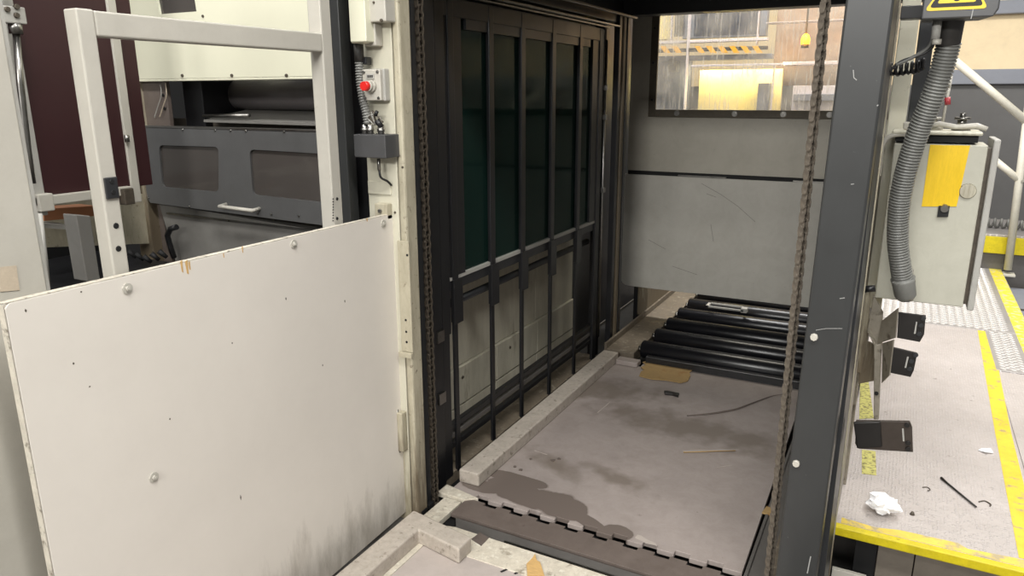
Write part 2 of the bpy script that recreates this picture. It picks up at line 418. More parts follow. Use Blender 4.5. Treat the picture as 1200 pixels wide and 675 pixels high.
def scratched():
    m = bpy.data.materials.new('scratched_polycarbonate'); m.use_nodes = True; nt = m.node_tree; N = nt.nodes; L = nt.links
    N.remove(N['Principled BSDF']); out = N['Material Output']
    tr = N.new('ShaderNodeBsdfTransparent'); tr.inputs[0].default_value = (.97,.95,.9,1)
    df = N.new('ShaderNodeBsdfDiffuse'); df.inputs[0].default_value = (.86,.84,.8,1)
    tl = N.new('ShaderNodeBsdfTranslucent'); tl.inputs[0].default_value = (.95,.9,.82,1)
    hz = N.new('ShaderNodeMixShader'); hz.inputs[0].default_value = .75
    L.new(df.outputs[0], hz.inputs[1]); L.new(tl.outputs[0], hz.inputs[2])
    tc = N.new('ShaderNodeTexCoord')
    mp = N.new('ShaderNodeMapping'); mp.inputs['Scale'].default_value = (70, 1, 5); L.new(tc.outputs['Object'], mp.inputs[0])
    n1 = N.new('ShaderNodeTexNoise'); n1.inputs['Scale'].default_value = 1; n1.inputs['Detail'].default_value = 4; L.new(mp.outputs[0], n1.inputs['Vector'])
    n2 = N.new('ShaderNodeTexNoise'); n2.inputs['Scale'].default_value = 5; n2.inputs['Detail'].default_value = 5; L.new(tc.outputs['Object'], n2.inputs['Vector'])
    r1 = N.new('ShaderNodeMapRange'); r1.inputs[1].default_value = .52; r1.inputs[2].default_value = .8; r1.inputs[4].default_value = .35; L.new(n1.outputs['Fac'], r1.inputs[0])
    r2 = N.new('ShaderNodeMapRange'); r2.inputs[1].default_value = .35; r2.inputs[2].default_value = .8; r2.inputs[3].default_value = .04; r2.inputs[4].default_value = .35; L.new(n2.outputs['Fac'], r2.inputs[0])
    mu = N.new('ShaderNodeMath'); mu.operation = 'ADD'; mu.use_clamp = True; L.new(r1.outputs[0], mu.inputs[0]); L.new(r2.outputs[0], mu.inputs[1])
    mx = N.new('ShaderNodeMixShader'); L.new(mu.outputs[0], mx.inputs[0]); L.new(tr.outputs[0], mx.inputs[1]); L.new(hz.outputs[0], mx.inputs[2])
    L.new(mx.outputs[0], out.inputs[0]); return m
window_mat = scratched()

# ------------------------------------------------------------------ setting
struct('floor', MB().box(-9, 6, -4, 13, -.55, -.45), concrete)
wb = MB().box(-9, 6, 10, 10.15, -.45, 1.69); struct('wall_back', wb, wall_grey)
struct('trim_1', MB().box(.1, 6, 9.92, 10, 1.69, 1.85), wall_beam, .01)
struct('wall_back_upper', MB().box(-9, 6, 10.0, 10.15, 1.69, 5), wall_creamy)
struct('trim_2', MB().box(.1, 6, 9.9, 10, 2.42, 2.56), wall_beam, .01)

# ------------------------------------------------------------------ lift plate with its curb and hinge teeth
lift = thing('lift_plate', 'stained grey lift plate with wet patches, between the barred gate and the grey post', 'platform', (-.95, 3.25, -.06))
def comb(y0, d, x0, x1, first=-1.40, pitch=.118, wdt=.055, sgn=1):
    pts = [(x0, y0)]; x = first
    while x+wdt < x1:
        pts += [(x, y0), (x, y0+sgn*d), (x+wdt, y0+sgn*d), (x+wdt, y0)]; x += pitch
    pts.append((x1, y0)); return pts
pl = comb(2.313, .022, -1.525, -.335)+[(-.35, 4.13), (-1.28, 4.13), (-1.28, 4.06), (-1.53, 4.06)]
def mk(u, v, a, b, g): p = PZ(u, v); return (p.x+.95, p.y-3.25, a, b, g)
marks = [mk(605,577,.17,.075,-.25), mk(655,592,.13,.085,-.4), mk(722,624,.06,.055,0), mk(690,612,.09,.035,-.4), mk(600,560,.16,.04,.0), mk(565,570,.1,.05,0)]
add_marks(plate_mat, [mk(650,545,.16,.05,-.5), mk(730,563,.16,.045,-.35), mk(800,500,.42,.12,-.1), mk(700,455,.3,.14,.2)], (122,112,104), None, .5, 10, 1.5)
add_marks(plate_mat, marks, (106, 96, 90), .26, .05, 7, .45)
obj('deck', MB().prism(pl, 'z', -.02, 0), plate_mat, lift, .002)
obj('side_curb', MB().box(-1.527, -1.43, 2.385, 4.085, 0, .06), curb_paint, lift, .006)
obj('end_curb', MB().box(-1.428, -1.29, 4.03, 4.10, 0, .03), plate_mat, lift, .004)
bolt(lift, PZ(710,429,.002), 'z', .012, .008, steel, 'bolt', .018)
for u, v in ((622,538),(648,540),(603,547),(610,551),(655,538)):
    p = PZ(u, v, .001); q = MB(); k = random.uniform(.006,.012)
    q.prism([(p.x+k*math.cos(a)*random.uniform(.6,1.3), p.y+k*math.sin(a)*random.uniform(.6,1.3)) for a in [i*math.pi/3 for i in range(6)]], 'z', 0, .004)
    obj('dirt_clump', q, brown_plate, lift)
wear = mat('pale_scrape', (178, 168, 160), .5, var=.1)
for a_, b_, w_ in (((800,529),(866,527),.02),((700,484),(716,470),.010),((560,640),(562,641),.004),((626,528),(642,533),.010),((745,628),(770,640),.03),((858,545),(838,548),.008),((640,470),(668,466),.008)):
    P0, P1 = PZ(*a_, .0004), PZ(*b_, .0004); d_ = (P1-P0); nrm = Vector((-d_.y, d_.x, 0)).normalized()*w_
    ptsw = [P0+d_*t+nrm*random.uniform(.1,.55) for t in (0,.15,.3,.5,.7,.85)]+[P1]+[P0+d_*t-nrm*random.uniform(.1,.5) for t in (.85,.6,.4,.2,.05)]
    obj('scrape', MB().slab(ptsw, (0,0,.0004)), wear, lift)
obj('underframe', MB().box(-1.5, -.36, 2.36, 4.1, -.06, -.02), black, lift)

conn = thing('connector_plate', 'brown toothed connector plate between the two tables', 'plate', (-.95, 2.23, -.05))
obj('toothed_strip', MB().prism([(-1.43, 2.168), (-.25, 2.158)]+list(reversed(comb(2.294, .0, -1.43, -.25)[0:1]+comb(2.294, .019, -1.43, -.25, -1.345, .118, .055, -1)[1:])), 'z', -.02, -.003), brown_plate, conn, .001)
obj('under_sheet', MB().box(-1.6, -.2, 1.95, 2.33, -.05, -.035), black, conn)
obj('bevelled_strip', MB().prism([(-1.36, 2.095), (-.25, 2.083), (-.25, 2.146), (-1.40, 2.154)], 'z', -.02, -.006), strip_grey, conn, .002)
obj('edge_highlight', MB().beam((-1.15,2.094,-.001), (-.25,2.084,-.001), .007, .006), steel, conn)  # thin steel line put in as the highlight along the strip's edge
obj('corner_lug', MB().prism([(-1.56, 2.27), (-1.43, 2.27), (-1.385, 2.306), (-1.56, 2.34)], 'z', -.02, .003), table_cream, conn, .002)
obj('side_strip', MB().box(-1.52, -1.44, 2.06, 2.262, -.03, -.006), table_cream, conn, .002)
for k in range(3):
    obj('slot', MB().box(-1.555+.0*k, -1.535, 2.07+.05*k, 2.105+.05*k, -.02, -.002), black, conn)
struct('floor_shade_block', MB().box(-1.9, -.1, 1.0, 5.9, -.45, -.08), black)  # solid black block standing in for the darkness under the tables

near = thing('near_table', 'pale grey near table with a worn cream rim and L-shaped curb beside the white board', 'platform', (-.95, 1.6, -.06))
obj('deck', MB().box(-1.40, -.2, .6, 1.965, -.03, -.001), near_plate, near, .002)
obj('rim', MB().prism([(-1.53, .6), (-1.40, .6), (-1.40, 1.95), (-.2, 1.955), (-.2, 2.076), (-1.36, 2.088), (-1.53, 2.04)], 'z', -.03, .002), table_cream, near, .002)
obj('rim_notch', MB().slab([PZ(u, v, .002) for u, v in ((552,632),(562.5,624),(573,630.5),(564,640))], (0,0,.001)), brown_plate, near)
cb = MB(); cb.prism([(-1.512, .7), (-1.42, .7), (-1.42, 1.935), (-1.224, 1.900), (-1.224, 1.985), (-1.512, 2.035)], 'z', .0, .06)
obj('curb', cb, curb_paint, near, .006)
for i, (u, v) in enumerate(((592,668),(600,665),(607,664),(614,663),(608,670),(617,669))):
    p = PZ(u, v, .001)
    obj('printed_mark', MB().slab([p+Vector((-.012,-.016,0)), p+Vector((-.004,-.018,0)), p+Vector((.012,.016,0)), p+Vector((.004,.018,0))], (0,0,.0006)), label_print, near)

rs = thing('edge_rail', 'grey angle rail along the right edge of the lift plate behind the hanging chain', 'rail', (-.28, 2.6, -.06))
obj('angle', MB().box(-.315, -.255, 2.0, 4.1, -.02, -.004).box(-.327, -.315, 2.0, 4.1, -.05, .004), strip_grey, rs, .002)
obj('flange', MB().box(-.255, -.2, 2.2, 4.1, -.05, .012), rail_dirty, rs, .002)
p = PZ(900,600,.002)
solo('wood_chip', MB().prism([(p.x-.02,p.y-.02),(p.x+.015,p.y-.022),(p.x+.02,p.y+.03),(p.x-.012,p.y+.035)], 'z', .0, .006), cardboard, 'small tan chip lying on the edge rail behind the hanging chain', 'chip')

# things lying on the plates
cbp = [PZ(u, v, .004) for u, v in ((763,414),(790,416),(815,421),(812,428),(813,433),(808,437),(809,441),(806,447),(798,449),(780,446),(764,445),(749,441),(751,436),(755,434),(751,431),(757,428),(753,425),(759,423),(756,419))]
solo('cardboard_scrap', MB().slab(cbp, (0,0,.004)), cardboard, 'torn tan cardboard scrap at the foot of the front black roller', 'cardboard')
solo('black_peg', MB().prism([tuple(PZ(u, v, .001))[:2] for u, v in ((778,460),(782,460),(796,463),(795,466),(788,464),(779,463))], 'z', .001, .014), plate_black, 'short black peg lying on the stained plate in front of the cardboard', 'peg', .002)
pts = [PZ(u, v, .006) for u, v in ((805,487),(830,485),(860,480),(880,473),(905,464),(922,462))]
solo('wood_splinter', MB().tube(smooth_path(pts, 5), .006, 6, True, [.0015+.0035*math.sin(math.pi*min(1,i/25+.1)) for i in range(len(smooth_path(pts,5)))]), brown_plate, 'long thin curved wood splinter on the stained plate', 'splinter')
pts = [PZ(u, v, .006) for u, v in ((801,530),(830,529),(862,528))]
solo('flat_splinter', MB().tube(pts, .0025, 6), cardboard, 'short straight pale splinter flat on the plate beside the chain', 'splinter')
solo('wood_sliver', MB().prism([tuple(PZ(u, v, .004))[:2] for u, v in ((618,676),(617,662),(624,655),(627,650),(629,658),(633,660),(638,676))], 'z', .003, .009), wood, 'tan wood sliver on the worn cream rim at the bottom edge', 'sliver')

# ------------------------------------------------------------------ roller conveyor
conv = thing('roller_conveyor', 'row of black rollers with a dirty side beam behind the lift plate', 'conveyor', (-.8, 4.9, -.05))
ys = [4.225, 4.50, 4.775, 5.05, 5.33, 5.62]
rb = mesh('roller', MB().tube([(-1.325,0,0),(-1.315,0,0),(-.17,0,0),(-.16,0,0)], .05, 28, True, [.048,.056,.056,.048]), rubber)
cp = mesh('end_cap', MB().cyl((-1.345,0,0), (-1.326,0,0), .02, 14), steel)
for y in ys:
    o = bpy.data.objects.new('roller', rb); COL.objects.link(o); o.parent = conv; o.location = (.8, y-4.9, .105)
    c = bpy.data.objects.new('end_cap', cp); COL.objects.link(c); c.parent = o
obj('side_beam', MB().box(-1.53, -1.35, 4.14, 5.95, -.02, .05), rail_dirty, conv, .004)
obj('side_lip', MB().box(-1.545, -1.53, 4.14, 5.95, -.02, .085), rail_dirty, conv, .002)
obj('front_bar', MB().box(-1.27, -.2, 4.125, 4.165, -.04, .045), black_paint, conv, .003)
obj('pan', MB().box(-1.34, -.18, 4.17, 5.9, -.04, -.01), black, conv)
pc = [PZ(u, v, .17) for u, v in ((828,355),(872,356),(875,363),(828,361))]
cen = sum(pc, Vector())/4
sn = thing('sensor_frame', 'small grey rectangular frame lying across the far rollers', 'frame', tuple(cen))
a0, a1 = cen.x-.13, cen.x+.13; b0, b1 = cen.y-.05, cen.y+.05
obj('outline', MB().box(a0, a1, b0, b0+.012, cen.z-.012, cen.z).box(a0, a1, b1-.012, b1, cen.z-.012, cen.z).box(a0, a0+.02, b0, b1, cen.z-.012, cen.z).box(a1-.02, a1, b0, b1, cen.z-.012, cen.z), label_grey, sn, .001)
obj('foot', MB().box(a1-.02, a1+.02, b0, b0+.05, cen.z-.02, cen.z+.012), label_grey, sn, .003)

# ------------------------------------------------------------------ back panels with window
YB = 5.0
bp = thing('back_wall_panel', 'upper grey back panel with the scratched window, closing the tunnel', 'panel', (-1, YB, 0))
wx0, wx1, wz0, wz1 = -1.555, -.12, 1.492, 2.24
sheet('sheet', [[(-1.74,1.078),(-.1,1.078),(-.1,2.32),(-1.74,2.32)], [(wx0,wz0),(wx1,wz0),(wx1,wz1),(wx0,wz1)]], .012, back_cream, bp, lambda a,b,c: (a, YB+.02+c, b))
gasket = mat('window_gasket', (96, 88, 74), .5, .2, var=.2, vs=20)
gk = MB().box(wx0-.045, wx0+.005, YB-.005, YB+.014, wz0-.045, wz1).box(wx0+.005, wx1, YB-.005, YB+.014, wz0-.045, wz0+.004)
wf = obj('window_frame', gk, gasket, bp, .002)
for x in (-1.40, -1.02, -.72, -.45): bolt(bp, (x, YB-.006, wz0-.02), '-y', .012, .008, steel, 'bolt', .018)
for z in (1.56, 1.80, 2.02): bolt(bp, (wx0-.022, YB-.006, z), '-y', .008, .006, black_paint, 'screw')
obj('window_pane', MB().box(wx0-.01, wx1, YB+.016, YB+.02, wz0-.01, wz1), window_mat, bp)
obj('joint_backing', MB().box(-1.74, -.1, YB+.03, YB+.04, 1.0, 1.12), black, bp)
lp = thing('lower_hanging_panel', 'lower pale metal panel hanging over the black rollers, scratched', 'panel', (-1, YB-.03, .25))
rr = [(-1.745,1.055),(-1.745,.31)]+[(-1.745+.06-.06*math.cos(a), .31-.06*math.sin(a)) for a in (.4,.8,1.2)]+[(-1.66,.25),(-.1,.25),(-.1,1.055)]
obj('sheet', MB().prism(rr, 'y', YB-.04, YB-.025), back_white, lp, .002)
obj('top_lip', MB().box(-1.36, -1.04, YB-.044, YB-.024, 1.055, 1.066).box(-.62, -.4, YB-.044, YB-.024, 1.055, 1.066), steel, lp)
scr = mat('scratch_line', (142, 137, 129), .5)
def scratch(par, pts, y, w=.003):
    P3 = [PY(u, v, y) for u, v in pts]; q = MB()
    for a, b in zip(P3, P3[1:]): q.beam(a, b, w, .0008, (0,1,0))
    obj('scratch', q, scr, par)
scratch(lp, [(822,215),(845,228),(865,242),(885,260)], YB-.0405)
scratch(lp, [(828,227),(839,231)], YB-.0405); scratch(lp, [(760,281),(780,292)], YB-.0405); scratch(lp, [(833,263),(836,283)], YB-.0405)
scratch(lp, [(788,312),(817,322)], YB-.0405)

# tunnel shell
tun = thing('tunnel_frame', 'black roof frame with bright guide rails over the tunnel', 'frame', (-.9, 3.6, 2.0))
obj('roof_sheet', MB().box(-1.95, -.05, 2.2, 5.1, 2.34, 2.37), black_paint, tun)
obj('header_beam', MB().box(-1.75, -.02, 4.38, 4.5, 2.045, 2.2), black_paint, tun, .004)
obj('side_beam', MB().box(-1.72, -1.58, 2.16, 4.4, 2.0, 2.2), black_paint, tun, .004)
obj('guide_rail', MB().box(-1.585, -1.565, 2.3, 4.3, 1.975, 1.985), steel, tun, .002)
obj('guide_rail', MB().box(-1.50, -1.48, 2.3, 4.35, 2.02, 2.032), steel, tun, .002)
obj('front_beam', MB().box(-1.52, -.05, 2.2, 2.3, 2.14, 2.3), black_paint, tun, .004)
obj('end_post', MB().box(-1.60, -1.565, 4.29, 4.33, -.05, 2.05), black_paint, tun, .003)
obj('end_post', MB().box(-1.70, -1.64, 4.24, 4.28, -.05, 2.05), black_paint, tun, .003)
obj('end_post', MB().box(-1.60, -1.553, 4.40, 4.44, -.05, 2.05), black_paint, tun, .003)
pst = obj('cream_post', MB().box(-1.598, -1.560, 4.355, 4.40, -.02, 2.04), cream_dirty, tun, .003, label='narrow cream post')
obj('cable_rod', MB().cyl((-1.61,4.2,.1), (-1.61,4.2,1.9), .008, 8), steel, tun)
for z in (1.45, 1.62, 1.02): obj('cable_clip', MB().box(-1.62, -1.595, 4.185, 4.215, z, z+.03), steel, tun, .003)
for z in (.5,1.0,1.5): bolt(tun, (-1.595, 4.397, z), '-y', .006, .005, steel, 'screw')
sb = thing('far_cream_bracket', 'cream plate low in the dark corner beyond the tunnel post', 'plate', (-1.55, 5.4, 0))
obj('plate', MB().box(-1.62, -1.545, 5.0, 5.6, .03, .34), cream_dirty, sb, .003)
obj('edge_bar', MB().box(-1.66, -1.625, 5.03, 5.06, -.02, .24), black_paint, sb, .002)

iw = thing('side_wall_panels', 'dirty cream wall panels low behind the black gate bars', 'panel', (-1.84, 3.3, -.05))
for i, (y0, y1) in enumerate(((2.25,2.75),(2.755,3.25),(3.255,3.75),(3.755,4.3))):
    obj('panel', MB().box(-1.87, -1.84, y0, y1, .30, 1.0), wall_cream, iw, .003)
    obj('lower_panel', MB().box(-1.87, -1.825, y0, y1, .10, .297), wall_cream, iw, .003)
    bolt(iw, (-1.825, (y0+y1)/2-.1, .24), 'x', .009, .006, chain_dark, 'bolt')
    obj('base_panel', MB().box(-1.87, -1.83, y0, y1, -.05, .09), wall_cream, iw, .003)
obj('upper_board', MB().box(-1.90, -1.87, 2.2, 5.9, -.05, 2.33), black_paint, iw)
obj('bottom_ledge', MB().box(-1.83, -1.62, 2.25, 4.2, -.08, -.03), rail_dirty, iw)

rg = thing('right_light_block', 'added dark sheet blocking light on the right side of the tunnel, hidden behind the grey post', 'guard', (-.13, 3.7, 0))  # unseen sheet and rails, added to dim the tunnel
obj('sheet', MB().box(-.136, -.13, 2.45, 4.9, .12, 2.2), dark_grey, rg)
for y in (2.45, 3.65, 4.86): obj('upright', MB().box(-.15, -.136, y, y+.04, .0, 2.2), black_paint, rg, .002)  # uprights added with the unseen light-blocking sheet
obj('lower_rail', MB().box(-.15, -.136, 2.49, 4.86, .10, .14), black_paint, rg, .002)

# ------------------------------------------------------------------ barred gate
gate = thing('sliding_gate', 'black barred gate with dark green glass on the left of the tunnel', 'gate', (-1.62, 3.3, 0))
gx0, gx1 = -1.632, -1.614
cent = [2.455, 2.535, 2.856, 3.157, 3.494, 3.841]
for i, y in enumerate(cent):
    hw = .034 if i == 0 else .021
    obj('bar', MB().box(gx0, gx1, y-hw, y+hw, .66 if i else .62, 1.955), black_paint, gate, .003)
    if i: obj('splice_plate', MB().box(gx1, gx1+.008, y-.03, y+.04, .655, .85), black_paint, gate, .002)
    obj('bar', MB().box(gx0+.002, gx1-.004, y-hw+.004, y+hw-.008, -.04, .66 if i else .62), black_paint, gate, .002)
obj('bar', MB().box(gx0, gx1, 4.11, 4.17, -.04, 1.955), black_paint, gate, .003)
obj('top_rail', MB().box(gx0-.01, gx1-.002, 2.41, 4.17, 1.89, 1.96), black_paint, gate, .003)
obj('track_rail', MB().box(gx0, gx1+.02, 2.35, 4.2, 1.965, 1.972), steel, gate)
obj('glass_ledge', MB().box(gx0-.01, gx1-.006, 2.42, 4.12,   .845, .862), label_grey, gate, .001, label='bright steel ledge under the glass')
obj('mid_rail', MB().box(gx0-.01, gx1-.012, 2.42, 4.15, .80, .845), dark_grey, gate, .003)
obj('mid_tube', MB().cyl((gx0-.05, 2.42, .72), (gx0-.05, 4.15, .72), .018, 12), dark_grey, gate)
obj('lower_rail', MB().box(gx0-.02, gx1-.012, 2.42, 4.15, .168, .198), black_paint, gate, .003)
obj('lower_ledge', MB().box(gx0-.03, gx1-.016, 2.42, 4.15, .128, .150), strip_grey, gate, .002)
obj('lower_rail', MB().box(gx0-.02, gx1-.012, 2.42, 4.15, .08, .108), black_paint, gate, .003)
edges = [2.57]+cent[2:]+[4.11]
obj('grey_reflection', MB().box(-1.74, -1.73, 2.3, 4.25, 1.42, 1.95), reflection_grey, gate)  # added board; its grey stands in for the hall's reflection in the glass
obj('green_below_reflection', MB().box(-1.74, -1.73, 2.3, 4.25, .80, 1.419), below_reflection_green, gate)  # added board; its top edge draws the reflection's lower boundary
for a, b in zip(edges, edges[1:]):
    obj('glass_pane', MB().box(gx0-.006, gx0-.002, a+.001, b-.001, .86, 1.90), gate_glass, gate)
obj('pane_frame', MB().box(gx0, gx1-.006, 2.5, 2.62, .86, 1.9), black_paint, gate)
obj('pane_frame', MB().box(gx0, gx1-.006, 4.02, 4.11, .86, 1.9), black_paint, gate)
obj('pane_header', MB().box(gx0, gx1-.006, 2.66, 3.98, 1.85, 1.9), dark_grey, gate)
obj('edge_channel', MB().box(-1.66, -1.60, 2.30, 2.40, -.04, 2.0), black_paint, gate, .003)
for z in (.35, .62): obj('guide_block', MB().box(-1.605, -1.59, 2.35, 2.40, z, z+.05), steel, gate, .002)

# ------------------------------------------------------------------ roller chains
def chain_unit(r):
    mb = MB()
    for sx in (-1, 1):
        pts = []
        for k in range(12):
            a = 2*math.pi*k/12
            pts.append((r*.55*math.cos(a)+0, r*1.35*math.sin(a)))
        mb.prism([(p[0], p[1]) for p in pts], 'x', sx*r*.62-.0012, sx*r*.62+.0012)
    return mb
def chain(name, label, x, y, z0, z1, r, m, ang):
    t = thing(name, label, 'chain', (x, y, z0), 'lifting chains beside the tunnel mouth')
    t['group'] = 'lifting chains beside the tunnel mouth'
    outer = MB(); inner = MB()
    def lobe(mb, off):
        pl = []
        for k in range(16):
            a = 2*math.pi*k/16; rr = r*(1.0 if abs(math.sin(a)) > .45 else .82)
            pl.append((rr*math.cos(a), 1.35*r*math.sin(a)))
        mb.prism(pl, 'x', off-.0011, off+.0011)
    for mb, o in ((outer, r*.75), (inner, r*.5)):
        lobe(mb, o); lobe(mb, -o)
        for zz in (-r*.8, r*.8): mb.cyl((-o-.002, 0, zz), (o+.002, 0, zz), r*.42, 8)
    mo, mi = mesh('link', outer, m), mesh('link', inner, m)
    z = z0; i = 0; R_ = Matrix.Rotation(ang, 4, 'Z')
    while z < z1:
        o = bpy.data.objects.new('link', mo if i % 2 == 0 else mi); COL.objects.link(o); o.parent = t
        o.location = (0, 0, z-z0); o.rotation_euler.z = ang
        z += r*1.6; i += 1
    return t
chain('roller_chain', 'rusty roller chain hanging free just left of the grey post', -.238, 2.215, -.02, 2.2, .0125, chain_steel, .9)
chain('roller_chain', 'dark greasy roller chain running between the cream column and barred gate', -1.55, 2.235, -.02, 2.2, .014, chain_dark, 1.2)

# ------------------------------------------------------------------ cream column
colm = thing('cream_column', 'cream painted machine column between the white board and the barred gate', 'column', (-1.64, 2.14, -.2))
obj('front_plate', MB().box(-1.703, -1.572, 2.1, 2.118, -.2, 2.2), cream, colm, .002)
obj('corner_tube', MB().box(-1.568, -1.538, 2.098, 2.166, -.2, 2.2), cream_dirty, colm, .008)
obj('core', MB().box(-1.703, -1.572, 2.12, 2.20, -.2, 2.2), cream_dirty, colm)
obj('side_channel', MB().box(-1.60, -1.57, 2.168, 2.29, -.2, 2.2), dark_grey, colm)
st = obj('slotted_strip', MB().box(-1.578, -1.528, 2.09, 2.098, .676, 1.095), cream_dirty, colm, .002)
for z in (1.045, .80, .755, .715): bolt(colm, (-1.553 if z < 1.04 else -1.535, 2.0895, z), '-y', .005, .001, black, 'hole')
obj('strip_foot', MB().box(-1.586, -1.528, 2.08, 2.092, .655, .675), cream_dirty, colm, .002)
hg = obj('hinge', MB().box(-1.60, -1.575, 2.07, 2.10, .27, .43), cream_dirty, colm, .003)
obj('pin', MB().cyl((-1.605, 2.08, .26), (-1.605, 2.08, .44), .007, 10), steel, hg)
obj('small_clamp', MB().box(-1.655, -1.60, 2.07, 2.10, 1.17, 1.226), cream_dirty, colm, .003)
bolt(colm, (-1.63, 2.068, 1.20), '-y', .008, .005, steel, 'bolt')
for u, v in ((472,196),(446,215),(463,249),(476,310)): bolt(colm, PY(u, v, 2.1), '-y', .005, .003, label_grey if v == 215 else chain_dark, 'screw')
# seam plate
obj('seam_plate', MB().box(-1.70, -1.60, 2.095, 2.1, 1.255, 1.30), cream, colm, .001)

up = solo('grey_upright', MB().box(-1.80, -1.75, 2.05, 2.10, -.3, 2.2), post_grey, 'narrow dark grey upright between the white tube frame and cream column', 'upright', .003)
solo('shadow_strip', MB().box(-1.79, -1.706, 2.13, 2.19, -.3, 2.2), black_paint, 'black strip standing in for the shadow behind the narrow grey upright', 'strip')  # black strip painted in for the shadow left of the column

es = thing('emergency_stop_box', 'pale grey emergency stop box with red button on the cream column', 'switch', (-1.645, 2.1, 1.62))
ES = .018
x0, x1, z0, z1 = -1.688+ES, -1.604+ES, 1.578, 1.684
obj('housing', MB().box(x0, x1, 2.072, 2.1, z0, z1), label_grey, es, .004)
obj('cover', MB().box(x0-.001, x1-.008, 2.058, 2.073, z0+.002, z1-.002), frame_white, es, .003)
bt = obj('button', MB().cyl((-1.630, 2.058, 1.627), (-1.630, 2.045, 1.627), .020, 20).cyl((-1.630,2.045,1.627),(-1.630,2.03,1.627),.016,20,.018), frame_white, es)
obj('red_cap', MB().cyl((-1.630, 2.036, 1.627), (-1.630, 2.012, 1.627), .0165, 20, .0145), red_plastic, bt, label='red push cap')
obj('label_plate', MB().box(-1.650, -1.618, 2.055, 2.058, 1.651, 1.667), label_grey, es)
for k in range(4): obj('letter_mark', MB().box(-1.645+k*.0062, -1.6407+k*.0062, 2.0541, 2.055, 1.655, 1.663), label_print, es)
for sx in (x0+.009, x1-.018):
    for sz in (z0+.010, z1-.011): bolt(es, (sx, 2.058, sz), '-y', .006, .003, steel, 'screw')

tr = thing('white_trunking', 'white cable trunking at the top of the cream column', 'trunking', (-1.65, 2.1, 1.68))
obj('cover', MB().box(PY(409,20,2.02).x, PY(428,20,2.02).x, 2.02, 2.1, 1.768, 2.2), hood_cream, tr, .003)
obj('cover', MB().box(PY(411,40,2.03).x, PY(426,40,2.03).x, 2.03, 2.1, 1.765, 1.80), hood_cream, tr, .003)
obj('side_box', MB().box(PY(429,20,2.045).x, PY(452,20,2.045).x, 2.045, 2.1, 1.83, 2.2), frame_white, tr, .004)
obj('lower_block', MB().box(PY(427,45,2.06).x, PY(440,45,2.06).x, 2.06, 2.1, 1.757, 1.827), frame_white, tr, .003)
bolt(tr, PY(447,24,2.044), '-y', .006, .004, chain_dark, 'screw'); bolt(tr, PY(438,3,2.044), '-y', .004, .003, chain_dark, 'screw')
for z, r_ in ((1.787,.007),(1.80,.004),(1.778,.004)): bolt(tr, (PY(430,43,2.06).x, 2.06, z), '-y', r_, .001, black, 'hole')

cd = [PY(u, v, 2.06) for u, v in ((420,54),(421,75),(422,95),(425,115),(429,132),(431,146))]
cond = thing('thin_corrugated_conduit', 'thin dark grey corrugated conduit left of the emergency stop box', 'conduit', tuple(cd[-1]))
obj('hose', corrugated(cd, .0135, .009, .0018), hose_grey, cond)
obj('sleeve', MB().cyl(cd[0]+Vector((0,0,.005)), cd[0]+Vector((.001,0,-.05)), .0165, 16), hose_dark, cond)
obj('clip', MB().box(cd[0].x+.012, cd[0].x+.03, 2.06, 2.09, cd[0].z-.06, cd[0].z-.035), black_paint, cond, .003)
gb = thing('grey_junction_box', 'grey junction box below the emergency stop, with three conduit glands on top', 'box', (-1.67, 2.1, 1.38))
obj('body', MB().box(PY(414,160,2.02).x, PY(451,160,2.02).x, 2.02, 2.1, 1.39, 1.468), box_grey, gb, .003)
for gxx in (-1.672, -1.648, -1.602):
    g = obj('gland', MB().cyl((gxx, 2.06, 1.465), (gxx, 2.06, 1.50), .011, 8), steel, gb)
    obj('ring', MB().cyl((gxx, 2.06, 1.478), (gxx, 2.06, 1.486), .0135, 12), steel, g)
obj('bottom_gland', MB().cyl((-1.618, 2.06, 1.385), (-1.618, 2.06, 1.345), .006, 8), steel, gb)
q = [(-1.618,2.06,1.345),(-1.612,2.06,1.32),(-1.60,2.08,1.305),(-1.595,2.095,1.29)]
solo('short_black_cable', MB().tube(smooth_path(q,5), .004, 8), black_paint, 'short black cable hanging under the grey junction box', 'cable')
cf = thing('connector_cluster', 'small dark wires and connector above the grey junction box', 'connector', (-1.61, 2.07, 1.50))
for k in range(4):
    q = [(-1.628+.002*k,2.06,1.50),(-1.65+.01*k,2.05,1.522+.004*k),(-1.625,2.05,1.535+.003*k),(-1.60+.003*k,2.06,1.52-.004*k)]
    obj('wire', MB().tube(smooth_path(q,5), .0028, 6), chain_dark if k%2 else label_grey, cf)
obj('plug', MB().cyl((-1.612,2.05,1.515), (-1.598,2.06,1.492), .010, 10).cyl((-1.615,2.05,1.53),(-1.607,2.05,1.545),.006,8), black_paint, cf)

